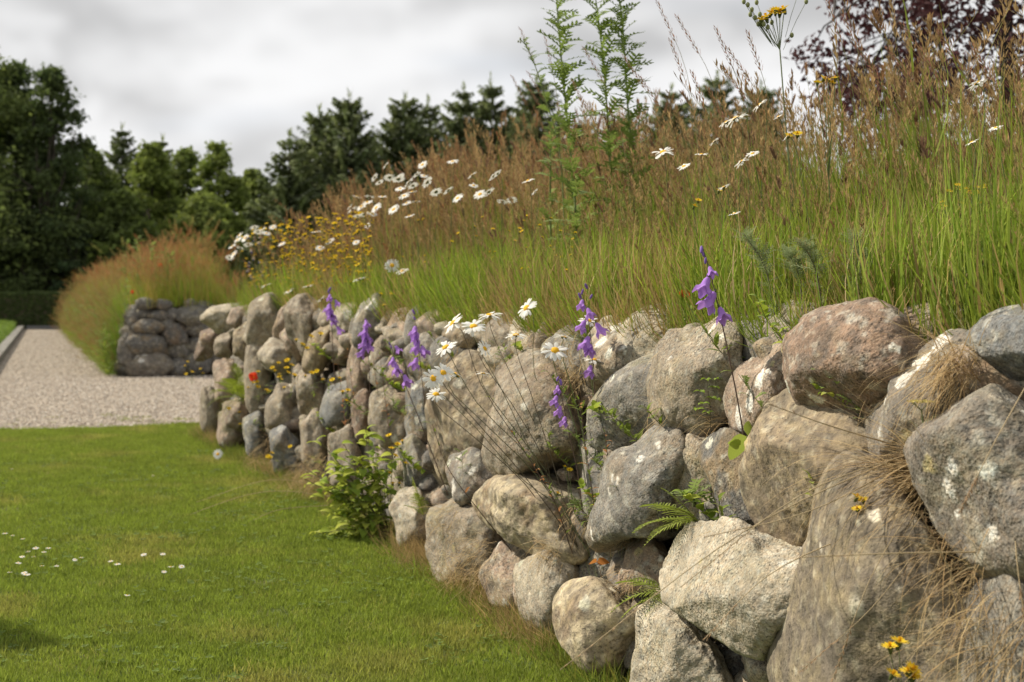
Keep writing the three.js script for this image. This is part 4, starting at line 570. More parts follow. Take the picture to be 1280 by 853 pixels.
function bellflower(label, stemPx, den0, den1, bells, buds, leaves, size = 1) {
  const o = thing('bellflower', label, 'flower', 'purple bellflowers on the wall'), n = stemPx.length, pts = stemPx.map(([x, y], i) => atDepth(x, y, lerp(den0, den1, i / (n - 1)))); o.position.copy(pts[0]); const loc = pts.map((p) => p.clone().sub(pts[0])), c = new THREE.CatmullRomCurve3(loc);
  stemMesh(o, loc, .0019 * size, .0009 * size, (t) => [.085, .052, .038], 16); const near = (px, py) => { let b = 0, bd = 1e9; for (let i = 0; i <= 60; i++) { const q = toPx(c.getPoint(i / 60).add(pts[0])), d = Math.hypot(q[0] - px, q[1] - py); if (d < bd) { bd = d; b = i / 60; } } return b; };
  for (const [x, y, s = 1] of bells) { const t = near(x, y - 8), a = c.getPoint(t), den = depthOf(a.clone().add(pts[0])), ctr = atDepth(x, y, den - .004 - rnd() * .02).sub(pts[0]), out = ctr.clone().sub(a); out.y = 0; const d = out.lengthSq() > 1e-6 ? out.normalize() : V(rs(1), 0, rs(1)).normalize(), axis = V(d.x * .55, -.85, d.z * .55).normalize(), top = ctr.clone().addScaledVector(axis, -.015 * size * s); const b = meshOf('bell', bellGeo, M.petal, o); b.position.copy(top); b.quaternion.setFromUnitVectors(V(0, -1, 0), axis); b.rotateY(ru(0, TAU)); b.scale.setScalar(.82 * s * size); meshOf('sepal', sepalGeo, M.stem, b); const g = new GB(); g.tube([a, a.clone().lerp(top, .5).add(V(0, .004, 0)), top], .0006, 4, [.085, .06, .04]); meshOf('flower_stalk', g.build(), M.stem, o); }
  for (const [x, y] of buds) { const t = near(x, y), den = depthOf(c.getPoint(t).add(pts[0])), b = meshOf('bud', budGeo, M.stem, o); b.position.copy(atDepth(x, y, den).sub(pts[0])); b.rotation.set(rs(.6), 0, rs(.6)); b.scale.setScalar(ru(.8, 1.4) * size); }
  for (const [t, L, sg, k] of leaves) { const l = meshOf('leaf', lanceGeo[k || 0], M.leaf, o); l.position.copy(c.getPoint(t)); l.scale.setScalar(L * size); l.rotation.set(0, sg > 0 ? ru(-.5, .5) - YAW : Math.PI + ru(-.5, .5) - YAW, 0); }
  return o;
}
const dB = depthOf(c2) - .06;
bellflower('purple bellflower spire before the white lichened stone, two daisies crossing it', [[748, 662], [750, 600], [745, 530], [742, 470], [737, 410], [727, 362]], dB + .05, dB, [[727, 381, 1], [737, 392, 1.1], [728, 408, 1.2], [750, 412, 1.35], [733, 430, 1.5], [738, 438, 1.2], [737, 464, 1.15]], [[728, 365], [739, 371], [725, 370], [733, 358]], [[.3, .03, 1], [.38, .035, -1, 1], [.45, .03, 1, 1], [.2, .03, -1], [.52, .026, -1], [.58, .02, 1], [.14, .03, 1]]);
const dB2 = depthOf(onWall(932, 560)) - .02;
bellflower('tall purple bellflower on a dark leaning stem beside the red poppy', [[932, 560], [922, 500], [908, 430], [895, 370], [886, 335], [878, 308]], dB2, dB2 + .04, [[881, 358, 1.5], [887, 377, 1.6], [903, 394, 1.3], [889, 340, .9]], [[879, 318], [882, 326], [877, 312]], [[.42, .022, 1], [.3, .03, -1, 1], [.55, .015, -1], [.22, .03, 1, 1]]);
bellflower('short purple bellflower with four small bells beside the large boulder', [[728, 640], [722, 590], [712, 545], [704, 505], [698, 478]], dB - .03, dB - .03, [[697, 487, .8], [694, 501, 1], [699, 514, 1], [705, 527, .95]], [[701, 478], [697, 474]], [[.3, .025, 1], [.5, .02, -1]]);
const wd = (x, y, o = -.06) => depthOf(onWall(x, y)) + o;
bellflower('purple bellflower with hanging bells before the dark top stone, middle of the wall', [[545, 580], [533, 520], [526, 460], [519, 405], [517, 385]], wd(545, 580), wd(545, 580) + .05, [[518, 415, 1.5], [520, 424, 1.2], [521, 435, 1.5], [530, 439, 1.4], [519, 454, 1.5]], [[518, 398], [517, 390]], [[.3, .04, 1], [.5, .03, -1]], 1.05);
bellflower('purple bellflower bent low with dark bells beside the pinkish stone', [[560, 620], [530, 540], [510, 490], [495, 455], [488, 430]], wd(560, 620), wd(560, 620) + .08, [[496, 462, 1.4], [491, 452, 1.1], [508, 476, 1.5], [497, 437, 1]], [[489, 434], [487, 430]], [[.3, .04, 1, 1], [.4, .05, -1, 1], [.25, .04, -1]], 1.05);
bellflower('purple bellflower held straight before the lichened top stone', [[463, 540], [462, 480], [459, 420], [457, 398]], wd(463, 520), wd(463, 520), [[458, 405, 1.1], [456, 416, 1.5], [459, 423, 1.5], [455, 430, 1.4], [462, 434, 1.2], [452, 442, 1.4]], [[457, 400]], [[.3, .04, 1], [.4, .03, -1]], 1.2);
bellflower('purple bellflower above the far wall top between two small daisies', [[420, 500], [416, 440], [414, 400], [412, 365]], wd(420, 490), wd(420, 490), [[412, 372, 1], [411, 386, 1.5], [414, 394, 1.4], [417, 401, 1.2], [424, 413, 1.2], [421, 379, 1]], [[411, 365], [412, 362]], [[.3, .04, 1]], 1.25);
// poppies
function poppy(label, head, root, r, face, col) { const o = thing('poppy', label, 'poppy', 'red poppies'); o.position.copy(root); const h = head.clone().sub(root); stemMesh(o, [V(0, 0, 0), h.clone().multiplyScalar(.55).add(V(.02, .01, 0)), h], .0012, .0009, [.12, .14, .05], 8); const q = up3(face), c = meshOf('seed_capsule', discGeo, M.stem, o); c.position.copy(h); c.quaternion.copy(q); c.scale.setScalar(r * .7); for (let i = 0; i < 4; i++) { const g = new GB(), a = i / 4 * TAU; g.blade(V(0, 0, 0), V(Math.cos(a), .55, Math.sin(a)), V(-Math.cos(a), 1, -Math.sin(a)), r * 1.15, r * 1.5, { segs: 5, bend: -.9, fold: .15, col: mulc(col, ru(.9, 1.1)), shape: (t) => Math.sin(Math.PI * Math.min(.8, .12 + t * .72)) }); const p = meshOf('petal', g.build(), M.petal, o); p.position.copy(h); p.quaternion.copy(q); } return o; }
{ let d = wallDen(855) + .12, p = atDepth(855, 371, d); poppy('orange red poppy at the wall top beside the tall bellflower', p, rootBelow(p, -.05, .02), .016, V(-.1, .75, .7), [.75, .085, .035]); d = wd(317, 500, -.55); p = atDepth(317, 472, d); poppy('red poppy open against the far wall stones beside the fern', p, onWall(322, 505, -.1), .032, V(-.3, .3, 1), [.75, .09, .035]); p = atDepth(200, 333, G0 * .95 + 1.6); poppy('tiny red poppy on the far bank above the dark boulders', p, rootBelow(p), .04, V(0, .4, 1), [.75, .06, .03]); p = atDepth(165, 366, G0 * .95 + .9); poppy('small orange poppy low on the far bank', p, rootBelow(p), .03, V(0, .5, 1), [.7, .12, .05]); }
// ball-headed and small yellow flowers
const yellowGeo = (() => { const g = new GB(); for (let i = 0; i < 12; i++) { const a = i / 12 * TAU; g.blade(V(Math.cos(a) * .15, .05, Math.sin(a) * .15), V(Math.cos(a), .45, Math.sin(a)), V(0, 1, 0), .9, .42, { segs: 2, bend: .5, col: [.80, .57, .03] }); } for (let i = 0; i < 9; i++) { const a = i * 2.4; g.blade(V(0, .1, 0), V(Math.cos(a) * .4, 1, Math.sin(a) * .4), V(Math.cos(a), 0, Math.sin(a)), .5, .3, { segs: 1, col: [.76, .47, .02], shape: (t) => 1 - .5 * t }); } g.tube([V(0, -.7, 0), V(0, .05, 0)], [.15, .34], 7, [.10, .12, .04]); return g.build(); })();
function yellowPlant(name, label, group, rootP, heads, r, { mids = null, col = STEMG, sr = .0011, leaves = 0, cat = 'flower' } = {}) { const o = thing(name, label, cat, group); o.position.copy(rootP); const fork = mids ? mids.clone().sub(rootP) : heads.reduce((s, h) => s.add(h), V(0, 0, 0)).multiplyScalar(1 / heads.length).sub(rootP).multiplyScalar(.6); stemMesh(o, [V(0, 0, 0), fork.clone().multiplyScalar(.5).add(V(rs(.01), 0, rs(.01))), fork], sr, sr * .8, col, 6); for (const hd of heads) { const h = hd.clone().sub(rootP), b = meshOf('flower_head', yellowGeo, M.petal, o); b.position.copy(h); b.quaternion.copy(up3(V(rs(.5), 1, rs(.5) + .3))); b.scale.setScalar(r * ru(.85, 1.15)); const g = new GB(); g.tube([fork, fork.clone().lerp(h, .6).add(V(0, -.004, 0)), h.clone().addScaledVector(V(0, 1, 0), -.6 * r)], sr * .6, 4, col); meshOf('flower_stalk', g.build(), M.stem, o); } for (let i = 0; i < leaves; i++) { const l = meshOf('leaf', lanceGeo[i % 2], M.leaf, o); l.position.copy(fork.clone().multiplyScalar(ru(.1, .95))); l.scale.setScalar(ru(.015, .035)); l.rotation.set(rs(.4), ru(0, TAU), rs(.4)); } return o; }
seed(127);
{ const H = (d, ...a) => { const out = []; for (let i = 0; i < a.length; i += 2) out.push(atDepth(a[i], a[i + 1], d)); return out; };
  let d = wallDen(870) + .3; let h = H(d, 868, 258, 873, 251); yellowPlant('buttercup', 'pair of yellow buttercups in the grass behind the bellflower', 'yellow flowers', rootBelow(h[0]), h, .011, { sr: .0008 });
  d = wallDen(902) + .32; h = H(d, 899, 239, 905, 236); yellowPlant('buttercup', 'yellow flowers touching a daisy above the pale stones', 'yellow flowers', rootBelow(h[0]), h, .010, { sr: .0008 });
  d = wallDen(990) + .4; h = H(d, 986, 170, 997, 168); yellowPlant('buttercup', 'yellow flowers beside a daisy below the hawksbeard', 'yellow flowers', rootBelow(h[0]), h, .013);
  d = wd(1120, 850, -.3); h = H(d, 1113, 810, 1124, 804, 1116, 844, 1136, 841, 1141, 848, 1140, 838); yellowPlant('yellow_vetchling', 'clump of bright yellow flowers before the big slab', 'yellow flowers', ground(1130, 960), h, .015, { leaves: 9 });
  d = wd(1076, 640, -.2); h = H(d, 1072, 637, 1084, 636, 1079, 626, 1071, 622); yellowPlant('trefoil', 'yellow trefoil among dry straw at the top of the big slab', 'yellow flowers', onWall(1090, 645, -.03), h, .011, { leaves: 8 });
  d = wd(660, 640, -.2); h = H(d, 661, 630); yellowPlant('hawkbit', 'single yellow hawkbit before the pale tan stone', 'yellow flowers', onWall(698, 668), h, .010, { sr: .0007 });
  d = wd(700, 610, -.2); h = H(d, 706, 584, 712, 588, 697, 617); yellowPlant('hawkbit', 'yellow hawkbit with small flowers beside the willowherb leaves', 'yellow flowers', onWall(730, 660), h, .009, { leaves: 14 });
  d = wd(708, 740, -.16); h = H(d, 705, 738, 711, 740); yellowPlant('buttercup', 'pair of yellow flowers in the gap under the angular pale stone', 'yellow flowers', onWall(718, 760), h, .010, { sr: .0007, leaves: 3 });
  d = wd(495, 590, -.3); h = H(d, 491, 605, 499, 605, 491, 627, 487, 592, 497, 556, 503, 552, 489, 561, 494, 570, 507, 580, 486, 545); yellowPlant('trefoil', 'yellow trefoil scrambling over the edge of the leafy green clump', 'yellow flowers', onWall(505, 640), h, .014, { leaves: 16 });
  for (const [x, y, n] of [[385, 425, 5], [350, 462, 7], [335, 470, 4], [395, 470, 4], [362, 475, 6], [325, 480, 5], [410, 475, 2], [440, 490, 3], [300, 520, 3], [350, 565, 4], [240, 462, 6]]) { d = wd(x, y, -.3); h = []; for (let i = 0; i < n; i++) h.push(atDepth(x + rs(16), y + rs(12), d)); yellowPlant('trefoil', 'small yellow trefoil rooted between the far stones of the wall', 'trefoil in the far wall', onWall(x + rs(5), y + 24), h, .016, { leaves: 6 }); }
  h = H(wallDen(480) + .06, 476, 368, 490, 367, 480, 382); yellowPlant('buttercup', 'yellow flowers over the lichened stone at the wall top', 'yellow flowers', rootBelow(atDepth(484, 375, wallDen(480) + .12)), h, .015, { sr: .0008 });
  d = wallDen(1200) + .55; h = []; for (let i = 0; i < 22; i++) h.push(atDepth(1205 + rs(28), 244 + rs(14) + (rnd() < .25 ? 26 : 0), d + rs(.06))); yellowPlant('goldenrod', 'ragged orange yellow flower cluster among tall grass', 'yellow flowers', rootBelow(atDepth(1205, 260, d)), h, .009, { leaves: 12 });
  // hawksbeard: branched stem against the sky
  d = wallDen(985) + .75; h = H(d, 952, 26, 958, 22, 964, 17, 970, 14, 975, 16, 980, 12); const root = rootBelow(atDepth(1003, 300, d)); const o = yellowPlant('hawksbeard', 'tall yellow hawksbeard branching against the clouds', 'yellow flowers', root, h, .019, { mids: atDepth(975, 62, d), sr: .0022, col: [.12, .15, .06] }); const b = greenBud; for (const [x, y] of [[935, 6], [940, 12], [946, 3], [950, 18], [944, 22], [938, 18], [930, 2], [955, 30], [960, 34], [965, 28], [998, -8], [1008, 2], [990, 44], [948, 30]]) { const p = atDepth(x, y, d + rs(.02)), m = meshOf('bud', b, M.stem, o); m.position.copy(p.clone().sub(root)); m.scale.setScalar(1.3); const g = new GB(); g.tube([atDepth(lerp(975, x, .3), lerp(70, y, .3), d).sub(root), atDepth(lerp(972, x, .65) , lerp(62, y, .6), d).sub(root), p.sub(root)], .0007, 4, [.10, .12, .06]); meshOf('flower_stalk', g.build(), M.stem, o); }
  d = wallDen(1035) + .6; h = H(d, 1022, 104, 1030, 99, 1036, 101, 1044, 98, 1040, 104); yellowPlant('hawksbeard', 'flat topped yellow hawksbeard before the copper beech twigs', 'yellow flowers', rootBelow(atDepth(1040, 250, d)), h, .013, { sr: .002 });
}
// ragwort: tall leafy stems
seed(131);
const lobedGeo = [0, 1, 2].map((v) => { const g = new GB(), col = mulc([.13, .19, .05], [1, .85, 1.15][v]); g.blade(V(0, 0, 0), V(1, .1, 0), V(0, 1, 0), 1, .12, { segs: 5, bend: .5, col, shape: (t) => 1 - .6 * t }); for (let i = 0; i < 9; i++) { const t = .16 + .8 * i / 9, sg = i % 2 ? 1 : -1, L = (.16 + .24 * t) * (1 - .3 * (t > .85)); g.blade(V(t * .95, .1 * t - .2 * t * t, 0), V(.6, 0, sg), V(0, 1, 0), L, .115, { segs: 3, bend: rs(.5), col: mulc(col, ru(.85, 1.15)) }); } return g.build(); });
function leafyStem(name, label, group, pts, { n = 50, L0 = .09, L1 = .03, sr = .0042, geos = lobedGeo, col = [.14, .18, .06], cat = 'weed', tip = null, from = 0 } = {}) {
  const o = thing(name, label, cat, group); o.position.copy(pts[0]); const loc = pts.map((p) => p.clone().sub(pts[0])), c = new THREE.CatmullRomCurve3(loc); stemMesh(o, loc, sr, sr * .45, col, 14, 6);
  for (let i = 0; i < n; i++) { const t = from + (1 - from) * (i + rnd()) / n, l = meshOf('leaf', pick(geos), M.leaf, o); l.position.copy(c.getPoint(t)); l.rotation.order = 'YZX'; l.rotation.set(rs(.4), i * 2.4 + rs(.5), ru(.1, .9)); l.scale.setScalar(lerp(L0, L1, t) * ru(.7, 1.2)); }
  if (tip) for (let i = 0; i < tip; i++) { const b = meshOf('bud', greenBud, M.stem, o); b.position.copy(c.getPoint(1)).add(V(rs(.02), rs(.015), rs(.02))); b.scale.setScalar(.8); }
  return o;
}
{ const d = wallDen(700) + .95, R = (a) => { const p = a.map(([x, y, k = 0]) => atDepth(x, y, d + k)); return [rootBelow(p[0], .02, 0), ...p]; };
  leafyStem('ragwort', 'tall green ragwort with lobed leaves, stoutest of the three against the sky', 'ragwort stems', R([[718, 240], [706, 120], [698, 30], [692, -60]]), { n: 120, L0: .13, L1: .075, sr: .0045 });
  leafyStem('ragwort', 'tall green ragwort in the middle of the three against the sky', 'ragwort stems', R([[764, 230, .05], [757, 110, .05], [750, 40, .05], [738, -50, .05]]), { n: 105, L0: .12, L1: .07 });
  leafyStem('ragwort', 'tall green ragwort with many narrow side leaves, last of the three against the sky', 'ragwort stems', R([[792, 240, -.04], [784, 120, -.04], [779, 40, -.04], [768, -50, -.04]]), { n: 120, L0: .12, L1: .07 });
  leafyStem('ragwort', 'thin ragwort side shoot with a yellow bud leaning away from the others', 'ragwort stems', R([[700, 190, .03], [684, 130, .03], [668, 80, .03], [655, 52, .03]]), { n: 46, L0: .08, sr: .0025, tip: 5 });
  const e = wallDen(690) + 2.2; leafyStem('ragwort', 'leafy ragwort growing lower among the russet grass', 'ragwort stems', [rootBelow(atDepth(690, 260, e - .9)), atDepth(688, 200, e - 1.1), atDepth(690, 150, e - 1.1)], { n: 46, L0: .09 });
}
// mugwort: grey-green feathery plants and the dock-like rosette at the wall top
const featherGeo = [0, 1].map((v) => { const g = new GB(), col = mulc([.155, .20, .11], v ? .85 : 1.1); for (let i = 0; i < 13; i++) { const t = i / 13, sg = i % 2 ? 1 : -1; g.blade(V(t, .06 * t, 0), V(.55, rs(.3), sg), V(0, 1, 0), .34 * (1 - .6 * t), .07, { segs: 2, bend: rs(.6), col }); } g.blade(V(0, 0, 0), V(1, .06, 0), V(0, 1, 0), 1.08, .05, { segs: 3, col }); return g.build(); });
seed(137);
[[[985, 385], [960, 345], [930, 292], 'grey green mugwort leaning furthest over the wall top'], [[1048, 385], [1022, 345], [1000, 300], 'grey green mugwort in the middle of the wall top clump'], [[1078, 380], [1076, 340], [1068, 292], 'grey green mugwort standing upright above the brown boulder'], [[1010, 385], [1000, 350], [985, 315], 'short grey green mugwort between its taller neighbours'], [[1200, 400], [1215, 350], [1240, 300], 'grey green mugwort behind the tall grass clump']].forEach(([a, b, c, label]) => { const d = wallDen(a[0]) + .16; leafyStem('mugwort', label, 'mugwort on the wall top', [rootBelow(atDepth(a[0], a[1], d)), atDepth(b[0], b[1], d), atDepth(c[0], c[1], d)], { n: 80, L0: .06, L1: .03, sr: .0022, geos: featherGeo, col: [.11, .095, .06], from: .3 }); });
const broadGeo = [0, 1, 2].map((v) => { const g = new GB(), col = [[.20, .27, .035], [.26, .31, .05], [.14, .21, .03]][v]; g.blade(V(0, 0, 0), V(1, .5, 0), V(0, 1, 0), 1, .5, { segs: 6, bend: 1.1 + v * .3, fold: .22, col, shape: (t) => Math.sin(Math.PI * Math.pow(t, .7)) * (1 + .12 * Math.sin(t * 40)) }); return g.build(); });
function rosette(name, label, group, p, n, L, geos = broadGeo, cat = 'plant') { const o = thing(name, label, cat, group); o.position.copy(p); const g = new GB(); g.tube([V(0, -.01, 0), V(0, .015, 0)], [.006, .003], 6, [.10, .11, .04]); meshOf('crown', g.build(), M.stem, o); for (let i = 0; i < n; i++) { const l = meshOf('leaf', geos[i % geos.length], M.leaf, o); l.position.set(rs(.015), .005 + rnd() * .02, rs(.015)); l.rotation.order = 'YZX'; l.rotation.set(rs(.3), i * 2.4, ru(-.1, .7)); l.scale.setScalar(L * ru(.6, 1.15)); } return o; }
[[1010, 384, 18, .065, 'leafy green rosette at the foot of the mugwort'], [1045, 378, 14, .06, 'bright green rosette above the brown boulder'], [960, 380, 10, .05, 'small leafy rosette above the grey top stone'], [905, 392, 8, .05, 'small rosette between top stones beside the bellflower']].forEach(([x, y, n, L, label]) => rosette('rosette_plant', label, 'leafy rosettes on the wall top', rootBelow(atDepth(x, y, wallDen(x) + .14)), n, L));
// ferns
seed(139);
function fern(label, p, fronds, group) { const o = thing('fern', label, 'fern', group); o.position.copy(p); for (const [dx, dy, dz, L, bend] of fronds) { const g = new GB(), d = V(dx, dy, dz).normalize(), side = d.clone().cross(V(0, 1, 0)).normalize(), n = side.clone().cross(d), P = (t) => V(0, 0, 0).addScaledVector(d, L * t * (1 - .12 * t)).addScaledVector(V(0, 1, 0), -bend * L * t * t); const pts = [0, .25, .5, .75, 1].map(P); g.tube(pts, [.0016, .0014, .0011, .0008, .0004], 4, [.16, .17, .05]); const N = 19, sp = L / N; for (let i = 1; i < N; i++) { const t = i / N, l = L * .27 * Math.sin(Math.PI * Math.pow(t, .62)) + .004; for (const sg of [-1, 1]) g.blade(P(t), side.clone().multiplyScalar(sg).addScaledVector(d, .4 + rs(.08)), n.clone().add(V(rs(.3), 0, rs(.3))), l, sp * .62, { segs: 9, bend: .35, fold: .15, col: mulc([.19, .25, .035], ru(.8, 1.2)), shape: (x) => (1 - .8 * x) * (Math.round(x * 9) % 2 ? .62 : 1) }); } meshOf('frond', g.build(), M.leaf, o); } return o; }
fern('yellow green fern growing from the far stones of the wall beside the poppy', onWall(305, 500, -.02), [[-.5, .9, .5, .34, .3], [-.9, .7, .3, .32, .4], [-.2, 1, .1, .34, .2], [-.8, .2, .6, .26, .6], [-.6, .7, -.3, .3, .3], [-.9, .4, 0, .28, .5], [-.3, .8, .8, .3, .3], [-.7, .05, .7, .22, .5]], 'ferns in the wall');
fern('yellow green fern below the shaded gap between the pale lower stones', onWall(838, 742, -.02), [[-.55, .35, -.6, .17, .3], [-.8, .2, -.3, .16, .5], [-.7, -.1, -.5, .13, .4], [-.5, .5, -.2, .14, .4], [-.8, .1, .3, .10, .6]], 'ferns in the wall');
fern('leafy fern sprouting from the shaded gap above the pale lower stones', onWall(872, 652, -.02), [[-.5, .45, -.75, .19, .3], [-.7, .2, -.7, .18, .4], [-.6, .8, -.2, .15, .2], [-.85, .1, -.2, .14, .5], [-.6, .55, .1, .14, .4], [-.5, 0, -.8, .15, .4], [-.7, .4, .4, .10, .5]], 'ferns in the wall');
fern('small fern fronds standing upright beside the leafy green clump', onWall(530, 645, -.03), [[-.25, 1, -.1, .19, .1], [-.3, .9, .3, .15, .2], [-.6, .6, -.2, .12, .3]], 'ferns in the wall');
rosette('polypody', 'glossy dark leaved polypody in the gap beside the tall bellflower stem', null, onWall(868, 628, -.02), 16, .06, lobedGeo, 'fern');
// leafy clump (raspberry-green) spilling at the foot of the wall
seed(149);
{ const o = thing('leafy_clump', 'bright green leafy clump spilling from the foot of the wall beside yellow trefoil', 'shrub'), p = onWall(486, 640, -.05); p.y = 0; o.position.copy(p); const sc = depthOf(p) / FPX;
  for (let k = 0; k < 44; k++) { const x = ru(-50, 52), y = ru(5, 165) * (1 - Math.abs(x + 5) / 120), tipP = RIGHT.clone().multiplyScalar(x * sc).add(V(-.05 - rnd() * .16, y * sc, rs(.06))), g = new GB(); g.tube(curve([V(rs(.03), 0, rs(.03)), tipP.clone().multiplyScalar(.5).add(V(0, .03, 0)), tipP], 5), .0014, 4, [.13, .12, .05]); meshOf('stem', g.build(), M.stem, o); for (let j = 0; j < 8; j++) { const l = meshOf('leaf', broadGeo[j % 3], M.leaf, o); l.position.copy(tipP).multiplyScalar(1 - j * .07).add(V(rs(.012), rs(.01), rs(.012))); l.rotation.order = 'YZX'; l.rotation.set(rs(.4), j * 2.4 + rs(.4), ru(-.35, .4)); l.scale.setScalar(ru(.045, .08)); } } }
// heart-leaved sapling, clover, willowherb, orange leaf, yarrow
{ const d = wd(935, 560, -.03), o = thing('heart_leaf_seedling', 'seedling with two big heart shaped leaves beside the dark stone', 'plant'); const root = onWall(935, 600), P = (x, y) => atDepth(x, y, d).sub(root); o.position.copy(root); stemMesh(o, [V(0, 0, 0), P(932, 575), P(934, 545)], .0013, .0008, STEMD, 6); for (const [x, y, L, ry, rz, t] of [[934, 546, .062, 2.6, -.8, 0], [935, 545, .05, .6, .7, 1], [926, 556, .03, 2.9, .3, 0]]) { const g = new GB(); g.blade(V(0, 0, 0), V(1, 0, 0), V(0, 1, 0), 1, .85, { segs: 12, bend: .5, fold: .14, col: [.20, .27, .055], shape: (t2) => 1.75 * Math.pow(t2, .38) * Math.pow(1 - t2, .72) }); const l = meshOf('leaf', g.build(), M.leaf, o); l.position.copy(P(x, y)); l.rotation.order = 'YZX'; l.rotation.set(.9, ry, rz); l.scale.setScalar(L); } }
{ const d = wd(885, 500, -.04), o = thing('clover', 'clover with dark green leaflets and a pink head before the grey brown boulder', 'plant'), root = onWall(888, 540); o.position.copy(root); stemMesh(o, [V(0, 0, 0), atDepth(888, 515, d).sub(root), atDepth(884, 480, d).sub(root)], .0012, .0008, STEMD, 6); for (const [x, y] of [[884, 475], [893, 485], [876, 490], [889, 498], [879, 505], [895, 500], [873, 512], [886, 516], [898, 474]]) for (let j = 0; j < 3; j++) { const l = meshOf('leaf', broadGeo[2], M.leaf, o); l.position.copy(atDepth(x, y, d).sub(root)); l.rotation.order = 'YZX'; l.rotation.set(.3, j * 2.1 + x, .1); l.scale.setScalar(.019); } const cg = new GB(); for (let i = 0; i < 70; i++) { const v = V(gauss(), gauss(), gauss()).normalize(); cg.blade(v.clone().multiplyScalar(.003), v, V(rs(1), rs(1), rs(1)), .007, .0026, { segs: 1, col: mulc([.42, .13, .26], ru(.75, 1.25)) }); } const hd = meshOf('flower_head', cg.build(), M.petal, o); hd.position.copy(atDepth(870, 484, d).sub(root)); }
for (const [pts, label] of [[[[748, 672], [738, 600], [730, 545], [724, 500]], 'slender willowherb with narrow leaves beside the purple bellflower'], [[[758, 675], [762, 600], [756, 540]], 'short dark stemmed willowherb in front of the leaning stone'], [[[715, 690], [690, 620], [668, 585], [640, 540]], 'leaning willowherb stem crossing the large grey boulder'], [[[640, 690], [600, 640], [560, 585], [540, 530]], 'bare dark willowherb stem leaning across the pale stones']]) { const d = wd(pts[0][0], pts[0][1], -.08), P = pts.map(([x, y]) => atDepth(x, y, d)); P[0] = onWall(pts[0][0], pts[0][1]); leafyStem('willowherb', label, 'willowherb on the wall', P, { n: label.startsWith('bare') ? 8 : 26, L0: .035, L1: .022, sr: .0016, geos: [lanceGeo[0], lanceGeo[0], lanceDry], col: [.085, .055, .04], from: .1 }); }
for (const [x, y] of [[425, 480], [438, 470], [470, 480], [478, 475]]) { const d = wd(x, y + 45, -.07); leafyStem('willowherb', 'thin reddish willowherb stalk against the far wall stones', 'willowherb on the far wall', [onWall(x + 8, y + 60), atDepth(x + 3, y + 20, d), atDepth(x - 4, y - 35, d)], { n: 16, L0: .05, L1: .02, sr: .0018, geos: [lanceGeo[0], lanceDry], col: [.15, .075, .05] }); }
{ const d = wd(745, 705, -.05), o = thing('orange_leaf', 'two lobed withered orange leaf on the wall', 'leaf'), root = onWall(752, 722); o.position.copy(root); stemMesh(o, [V(0, 0, 0), atDepth(748, 704, d).sub(root)], .0008, .0006, [.2, .1, .04], 4); for (const [x, y, ry, L] of [[746, 703, 3.5, .034], [746, 703, -.5, .034]]) { const g = new GB(); g.blade(V(0, 0, 0), V(1, 0, 0), V(0, 1, 0), 1, .7, { segs: 5, bend: .6, fold: .3, col: [.30, .13, .035], shape: (t) => Math.sin(Math.PI * Math.pow(t, .6)) }); const l = meshOf('leaf', g.build(), M.leaf, o); l.position.copy(atDepth(x, y, d).sub(root)); l.rotation.order = 'YZX'; l.rotation.set(.8, ry, .1); l.scale.setScalar(L); } }
{ const d = wd(1155, 560, -.10), o = thing('yarrow', 'yarrow with a flat greenish flower top before the lichened stone', 'flower'), root = onWall(1166, 610); o.position.copy(root); const P = (x, y) => atDepth(x, y, d).sub(root); stemMesh(o, [V(0, 0, 0), P(1160, 570), P(1154, 530), P(1152, 512)], .0018, .0013, [.14, .17, .07], 8); const g = new GB(), c = P(1151, 503); for (let i = 0; i < 40; i++) { const a = i * 2.4, r = .0035 * Math.sqrt(i), p = c.clone().add(V(Math.cos(a) * r, .003 * n3(i, 2, 3), Math.sin(a) * r)); for (let j = 0; j < 3; j++) g.blade(p, V(rs(1), .8, rs(1)), V(0, 1, 0), .004, .003, { segs: 1, col: [.38, .36, .16], shape: () => 1 }); if (i % 4 === 0) g.tube([P(1152, 514), p], .0005, 3, [.14, .17, .07]); } meshOf('flower_head', g.build(), M.leaf, o); for (let i = 0; i < 7; i++) { const l = meshOf('leaf', featherGeo[0], M.leaf, o); l.position.copy(P(1156 + i, 530 + i * 9)); l.rotation.set(0, i * 2.4, .5); l.scale.setScalar(.03); } }
[[800, 380, .13, 'dried rusty clover head in the tussock at the wall top'], [625, 465, -.05, 'dried rusty clover head before the blue grey stone']].forEach(([x, y, k, label]) => { const d = k > 0 ? wallDen(x) + k : wd(x, y, k), o = thing('dried_clover', label, 'flower', 'dried clover heads'), hd = atDepth(x, y, d), root = k > 0 ? rootBelow(hd) : onWall(x + 6, y + 40); o.position.copy(root); stemMesh(o, [V(0, 0, 0), hd.clone().sub(root)], .0008, .0007, STRAW, 4); const g = new GB(); for (let i = 0; i < 60; i++) { const v = V(gauss(), gauss(), gauss()).normalize(); g.blade(v.clone().multiplyScalar(.003), v, V(rs(1), rs(1), rs(1)), .008, .003, { segs: 1, col: mulc([.30, .085, .04], ru(.7, 1.3)) }); } const m = meshOf('flower_head', g.build(), M.leaf, o); m.position.copy(hd.sub(root)); });
